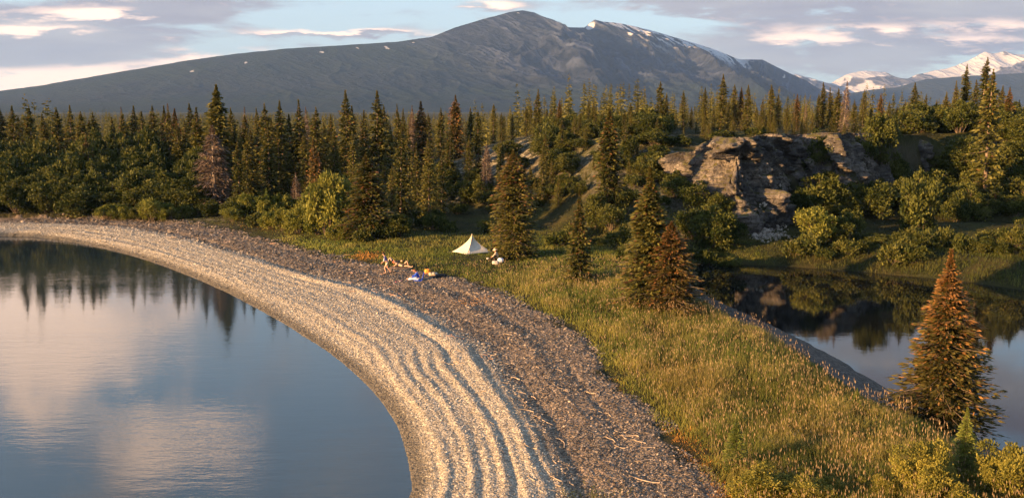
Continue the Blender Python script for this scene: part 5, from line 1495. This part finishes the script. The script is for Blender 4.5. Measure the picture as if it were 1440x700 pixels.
def lumpy(name, px, py, size, m, label, cat, seed, lobes=4, strap=True, z0=1.3, rz=0.0):
    x, y, z = surf(px, py, z0); r = np.random.default_rng(seed)
    root = bpy.data.objects.new(name, None); col.objects.link(root); root.location = (x, y, z - .02); root.rotation_euler = (0, 0, rz); tag(root, label, cat)
    b = MB(); b.ellipsoid((0, 0, 0), (1, 1, 1), 24, 16); V = b.V[0]
    V = np.sign(V) * np.abs(V) ** .72; V = V * (1 + .16 * (fbm(V[:, 0] * 2 + V[:, 2], V[:, 1] * 2 - V[:, 2], seed, 3))[:, None] * 2)
    V = V * np.array(size) + np.array([0, 0, size[2] * .92]); b.V[0] = V
    obj('bag_body', b.mesh('bag_body', [m]), root)
    if strap:
        for k in range(2):
            q = -.4 + .8 * k; th = np.linspace(0, np.pi, 12)
            b = MB(); b.tube(np.stack([np.full(12, q * size[0]), np.cos(th) * size[1] * 1.03, size[2] * .92 + np.sin(th) * size[2] * 1.08], 1), .018, 5); obj('strap', b.mesh('strap', [M_BLACK]), root)
    return root
lumpy('stuff_bag', 601.5, 384.5, (.26, .20, .21), M_ORANGE, 'bright orange stuff bag behind the blue clad person', 'bag', 3)
lumpy('rucksack', 609, 387, (.36, .22, .14), M_TAN, 'tan rucksack lying right of the orange bag', 'bag', 4)
lumpy('rucksack', 620, 389.5, (.42, .20, .14), M_BLACK, 'black rucksack lying rightmost of the camp gear at the grass edge', 'bag', 5)
lumpy('stuff_bag', 611, 391, (.16, .13, .09), M_BLACK, 'small black stuff bag in front of the tan rucksack', 'bag', 6, strap=False)
b = MB(); x, y, z = surf(556, 397, 1.0); b.tube([(0, 0, .03), (.45, .42, .06)], .035, 8); tag(obj('rolled_jacket', b.mesh('rolled_jacket', [M_PINK]), loc=(x, y, z)), 'thin pink roll lying on the gravel below the camp', 'roll')
# 5 crouching in a tan sun hat by the columnar spruce
J = dict(pelvis=(.10, .05, .24), chest=(-.06, 0, .56), neck=(-.13, -.02, .74), head=(-.16, -.03, .86), face=(-.75, -.62, -.22),
         shL=(-.02, .17, .66), elL=(-.20, .20, .43), haL=(-.36, .06, .32), shR=(-.12, -.18, .66), elR=(-.28, -.26, .44), haR=(-.44, -.14, .34),
         hipL=(.08, .14, .24), knL=(-.28, .20, .42), anL=(-.20, .20, .08), toL=(-.36, .19, .03), hipR=(.06, -.06, .24), knR=(-.30, -.10, .44), anR=(-.20, -.12, .08), toR=(-.36, -.14, .03))
person('crouching person in a wide pale sun hat and tan shirt beside the columnar spruce', camp(699, 366), R(0), J, M_TAN, M_BLACK, M_HAIRD, sleeves=.95, legs='long', hat=M_TAN, sole=M_DARK)
lumpy('stuff_bag', 697, 371.5, (.30, .24, .17), M_WHITE, 'larger white gear bag on the grass in front of the crouching person', 'bag', 7, strap=False)
lumpy('stuff_bag', 704, 368.5, (.26, .22, .20), M_PALEBLUE, 'pale bluish gear bag at the right of the white one by the spruce', 'bag', 8, strap=False)
lumpy('pot', 686, 364.5, (.12, .12, .09), M_WHITE, 'small white pot on the grass left of the crouching person', 'pot', 9, strap=False)

# ================================================================== air, sun, sky
def haze():
    b = MB(); x0, x1, y0, y1, z0, z1 = -12000, 13500, -6000, 15200, -9.0, 1000.0
    b.box(((x0 + x1) / 2, (y0 + y1) / 2, (z0 + z1) / 2), (x1 - x0, y1 - y0, z1 - z0))
    m = bpy.data.materials.new('haze'); m.use_nodes = True; nt = m.node_tree; nt.nodes.remove(nt.nodes['Principled BSDF'])
    v = nt.nodes.new('ShaderNodeVolumePrincipled'); v.inputs['Color'].default_value = HAZE_COL; v.inputs['Density'].default_value = HAZE_D
    v.inputs['Anisotropy'].default_value = .1
    nt.links.new(v.outputs[0], nt.nodes['Material Output'].inputs['Volume'])
    me = b.mesh('haze', [m], False)
    for p in me.polygons: pass
    tag(obj('haze', me), 'thin blue evening haze in front of the mountains', 'haze', None, 'stuff')
HAZE_COL = (.26, .46, .90, 1); HAZE_D = 5.0e-5
haze()

sl = bpy.data.lights.new('sun', 'SUN'); sl.energy = 5.0; sl.angle = R(.6); sl.color = (1.0, .56, .22)
so = bpy.data.objects.new('sun', sl); col.objects.link(so)
so.rotation_euler = (-SUN).to_track_quat('-Z', 'Y').to_euler(); so.location = (-40, -20, 60)

def world():
    w = bpy.data.worlds.new('World'); scene.world = w; w.use_nodes = True; t = NT(w.node_tree)
    bg = w.node_tree.nodes['Background']; bg.inputs['Strength'].default_value = .066
    sky = t.new('ShaderNodeTexSky', sky_type='NISHITA'); sky.sun_disc = False
    sky.sun_elevation = SUN_EL; sky.sun_rotation = SUN_AZ % (2 * math.pi)
    sky.air_density = 1.0; sky.dust_density = 1.0; sky.ozone_density = 2.5; sky.altitude = 300
    d = t.new('ShaderNodeTexCoord').outputs['Generated']
    sx = t.new('ShaderNodeSeparateXYZ'); t.l.new(d, sx.inputs[0]); X, Y, Z = sx.outputs
    # bearings of cloud banks in units of 1/1299 of the distance ahead (so that 100 = 4.4 degrees)
    yy = t.m('MAXIMUM', Y, .15)
    U = t.m('MULTIPLY', t.m('DIVIDE', X, yy), 1299.0); V = t.m('MULTIPLY', t.m('DIVIDE', Z, yy), 1299.0)
    den = t.m('ADD', t.m('MAXIMUM', Z, 0.0), .10)
    cv = t.new('ShaderNodeCombineXYZ'); t.l.new(t.m('DIVIDE', X, den), cv.inputs[0]); t.l.new(t.m('DIVIDE', Y, den), cv.inputs[1])
    cv2 = t.new('ShaderNodeCombineXYZ'); t.l.new(t.m('MULTIPLY', U, 1 / 230.0), cv2.inputs[0]); t.l.new(t.m('MULTIPLY', V, 1 / 42.0), cv2.inputs[1]); t.l.new(t.m('MULTIPLY', U, .0013), cv2.inputs[2])
    n1 = t.noise(cv.outputs[0], 2.1, 8, .6, .5); n2 = t.noise(cv2.outputs[0], 1.0, 8, .6, .5); n3 = t.noise(cv2.outputs[0], .5, 5, .55, .3)
    n4 = t.noise(t.scale(cv2.outputs[0], (1, 1, 1)), 3.2, 7, .62, .2)
    low = t.ramp(V, 260, 150)
    nn = t.new('ShaderNodeMix', data_type='FLOAT'); t.put(nn.inputs[0], low); t.put(nn.inputs[2], n1); t.put(nn.inputs[3], n2); nn = nn.outputs[0]
    Uw = t.m('ADD', U, t.m('MULTIPLY', t.m('SUBTRACT', n1, .5), 120.0)); Vw = t.m('ADD', V, t.m('MULTIPLY', t.m('SUBTRACT', n4, .5), 34.0))
    def blob(cx, h, sx_, sh, amp):
        a = t.m('POWER', t.m('ABSOLUTE', t.m('DIVIDE', t.m('SUBTRACT', Uw, cx - 720.0), sx_)), 2.0)
        b = t.m('POWER', t.m('ABSOLUTE', t.m('DIVIDE', t.m('SUBTRACT', Vw, h), sh)), 2.0)
        return t.m('MULTIPLY', t.m('EXPONENT', t.m('MULTIPLY', t.m('ADD', a, b), -1.0)), amp)
    def total(lst):
        s = None
        for q in lst:
            bq = blob(*q); s = bq if s is None else t.m('ADD', s, bq)
        return s
    # banks of cloud, (bearing, height above the horizon, half widths, thickness)
    cov = total([(60, 75, 330, 75, .66), (180, 142, 190, 22, .35), (510, 104, 130, 7, .50), (500, 129, 60, 5, .2), (690, 141, 70, 10, .45), (1250, 135, 380, 26, .50), (1180, 75, 300, 32, .65), (1400, 95, 220, 22, .40), (1000, 146, 160, 8, .45),
                 (960, 122, 140, 7, -.28), (520, 75, 160, 12, -.1),
                 (40, 320, 190, 100, .62), (250, 490, 110, 65, .62), (150, 225, 230, 35, .25), (30, 440, 60, 40, .3), (430, 330, 130, 80, -.10), (620, 420, 120, 110, .12), (1400, 370, 300, 150, .5), (520, 250, 90, 30, .2), (370, 375, 60, 50, .22), (-500, 200, 400, 200, .5),
                 (160, 420, 90, 28, -.2)])
    c = t.ramp(t.m('ADD', t.m('MULTIPLY', t.m('SUBTRACT', nn, .5), t.m('MULTIPLY_ADD', t.ramp(V, 160, 230), 1.0, 1.9)), t.m('ADD', cov, t.m('ADD', t.m('MULTIPLY', t.ramp(V, 160, 230), .06), t.m('MULTIPLY', t.m('SUBTRACT', n4, .5), .7)))), .12, .50)
    warm = total([(40, 38, 260, 20, 1.3), (0, 108, 150, 8, .5), (290, 70, 60, 10, .5), (150, 132, 90, 8, 1.0), (60, 112, 60, 5, .5), (330, 82, 130, 6, .6), (190, 62, 260, 8, .4), (480, 108, 110, 5, .9), (510, 100, 130, 4, -.4), (685, 142, 45, 8, .8), (1110, 98, 70, 10, .65), (1330, 98, 160, 8, .4), (1230, 112, 160, 6, .45), (1400, 120, 160, 8, .35),
                  (40, 330, 190, 100, 1.0), (250, 490, 120, 80, 1.1), (350, 230, 500, 60, .25), (85, 78, 120, 16, -.6), (20, 70, 80, 16, -.4), (250, 130, 110, 12, -.3), (-250, 80, 160, 60, .5), (30, 440, 60, 40, .5), (150, 225, 230, 35, .3), (1180, 60, 300, 20, -.4)])
    wf = t.ramp(t.m('ADD', t.m('MULTIPLY', t.m('SUBTRACT', n4, .5), 1.7), warm), .10, .80)
    mauve = t.mix(t.ramp(n3, .35, .65), CLOUD_A, CLOUD_A2)
    cc = t.mix(wf, mauve, CLOUD_B); cc = t.mix(t.ramp(V, 160, 260), cc, t.mix(1.0, cc, (1.12, 1.15, 1.15), 'MULTIPLY'))
    base = t.mix(t.m('MULTIPLY_ADD', t.ramp(Z, .45, .0), .40, .25), sky.outputs[0], SKY_LOW)
    col_ = t.mix(t.m('MULTIPLY', c, .94), base, cc)
    t.l.new(col_, bg.inputs['Color'])
CLOUD_A = (1.40, 1.28, 1.52); CLOUD_A2 = (2.25, 2.1, 2.1); CLOUD_B = (7.2, 4.9, 3.6); SKY_LOW = (2.75, 3.15, 3.5)
world()

scene.view_settings.view_transform = 'Standard'; scene.view_settings.look = 'None'
scene.view_settings.exposure = EXPO; scene.view_settings.gamma = 1.0; scene.view_settings.use_curve_mapping = False
scene.render.engine = 'CYCLES'
cy = scene.cycles
cy.use_denoising = True; cy.max_bounces = 5; cy.diffuse_bounces = 2; cy.glossy_bounces = 3; cy.transmission_bounces = 3; cy.transparent_max_bounces = 8; cy.volume_bounces = 0
cy.use_adaptive_sampling = True; cy.adaptive_threshold = .02; cy.sample_clamp_indirect = 6; cy.caustics_reflective = False; cy.caustics_refractive = False
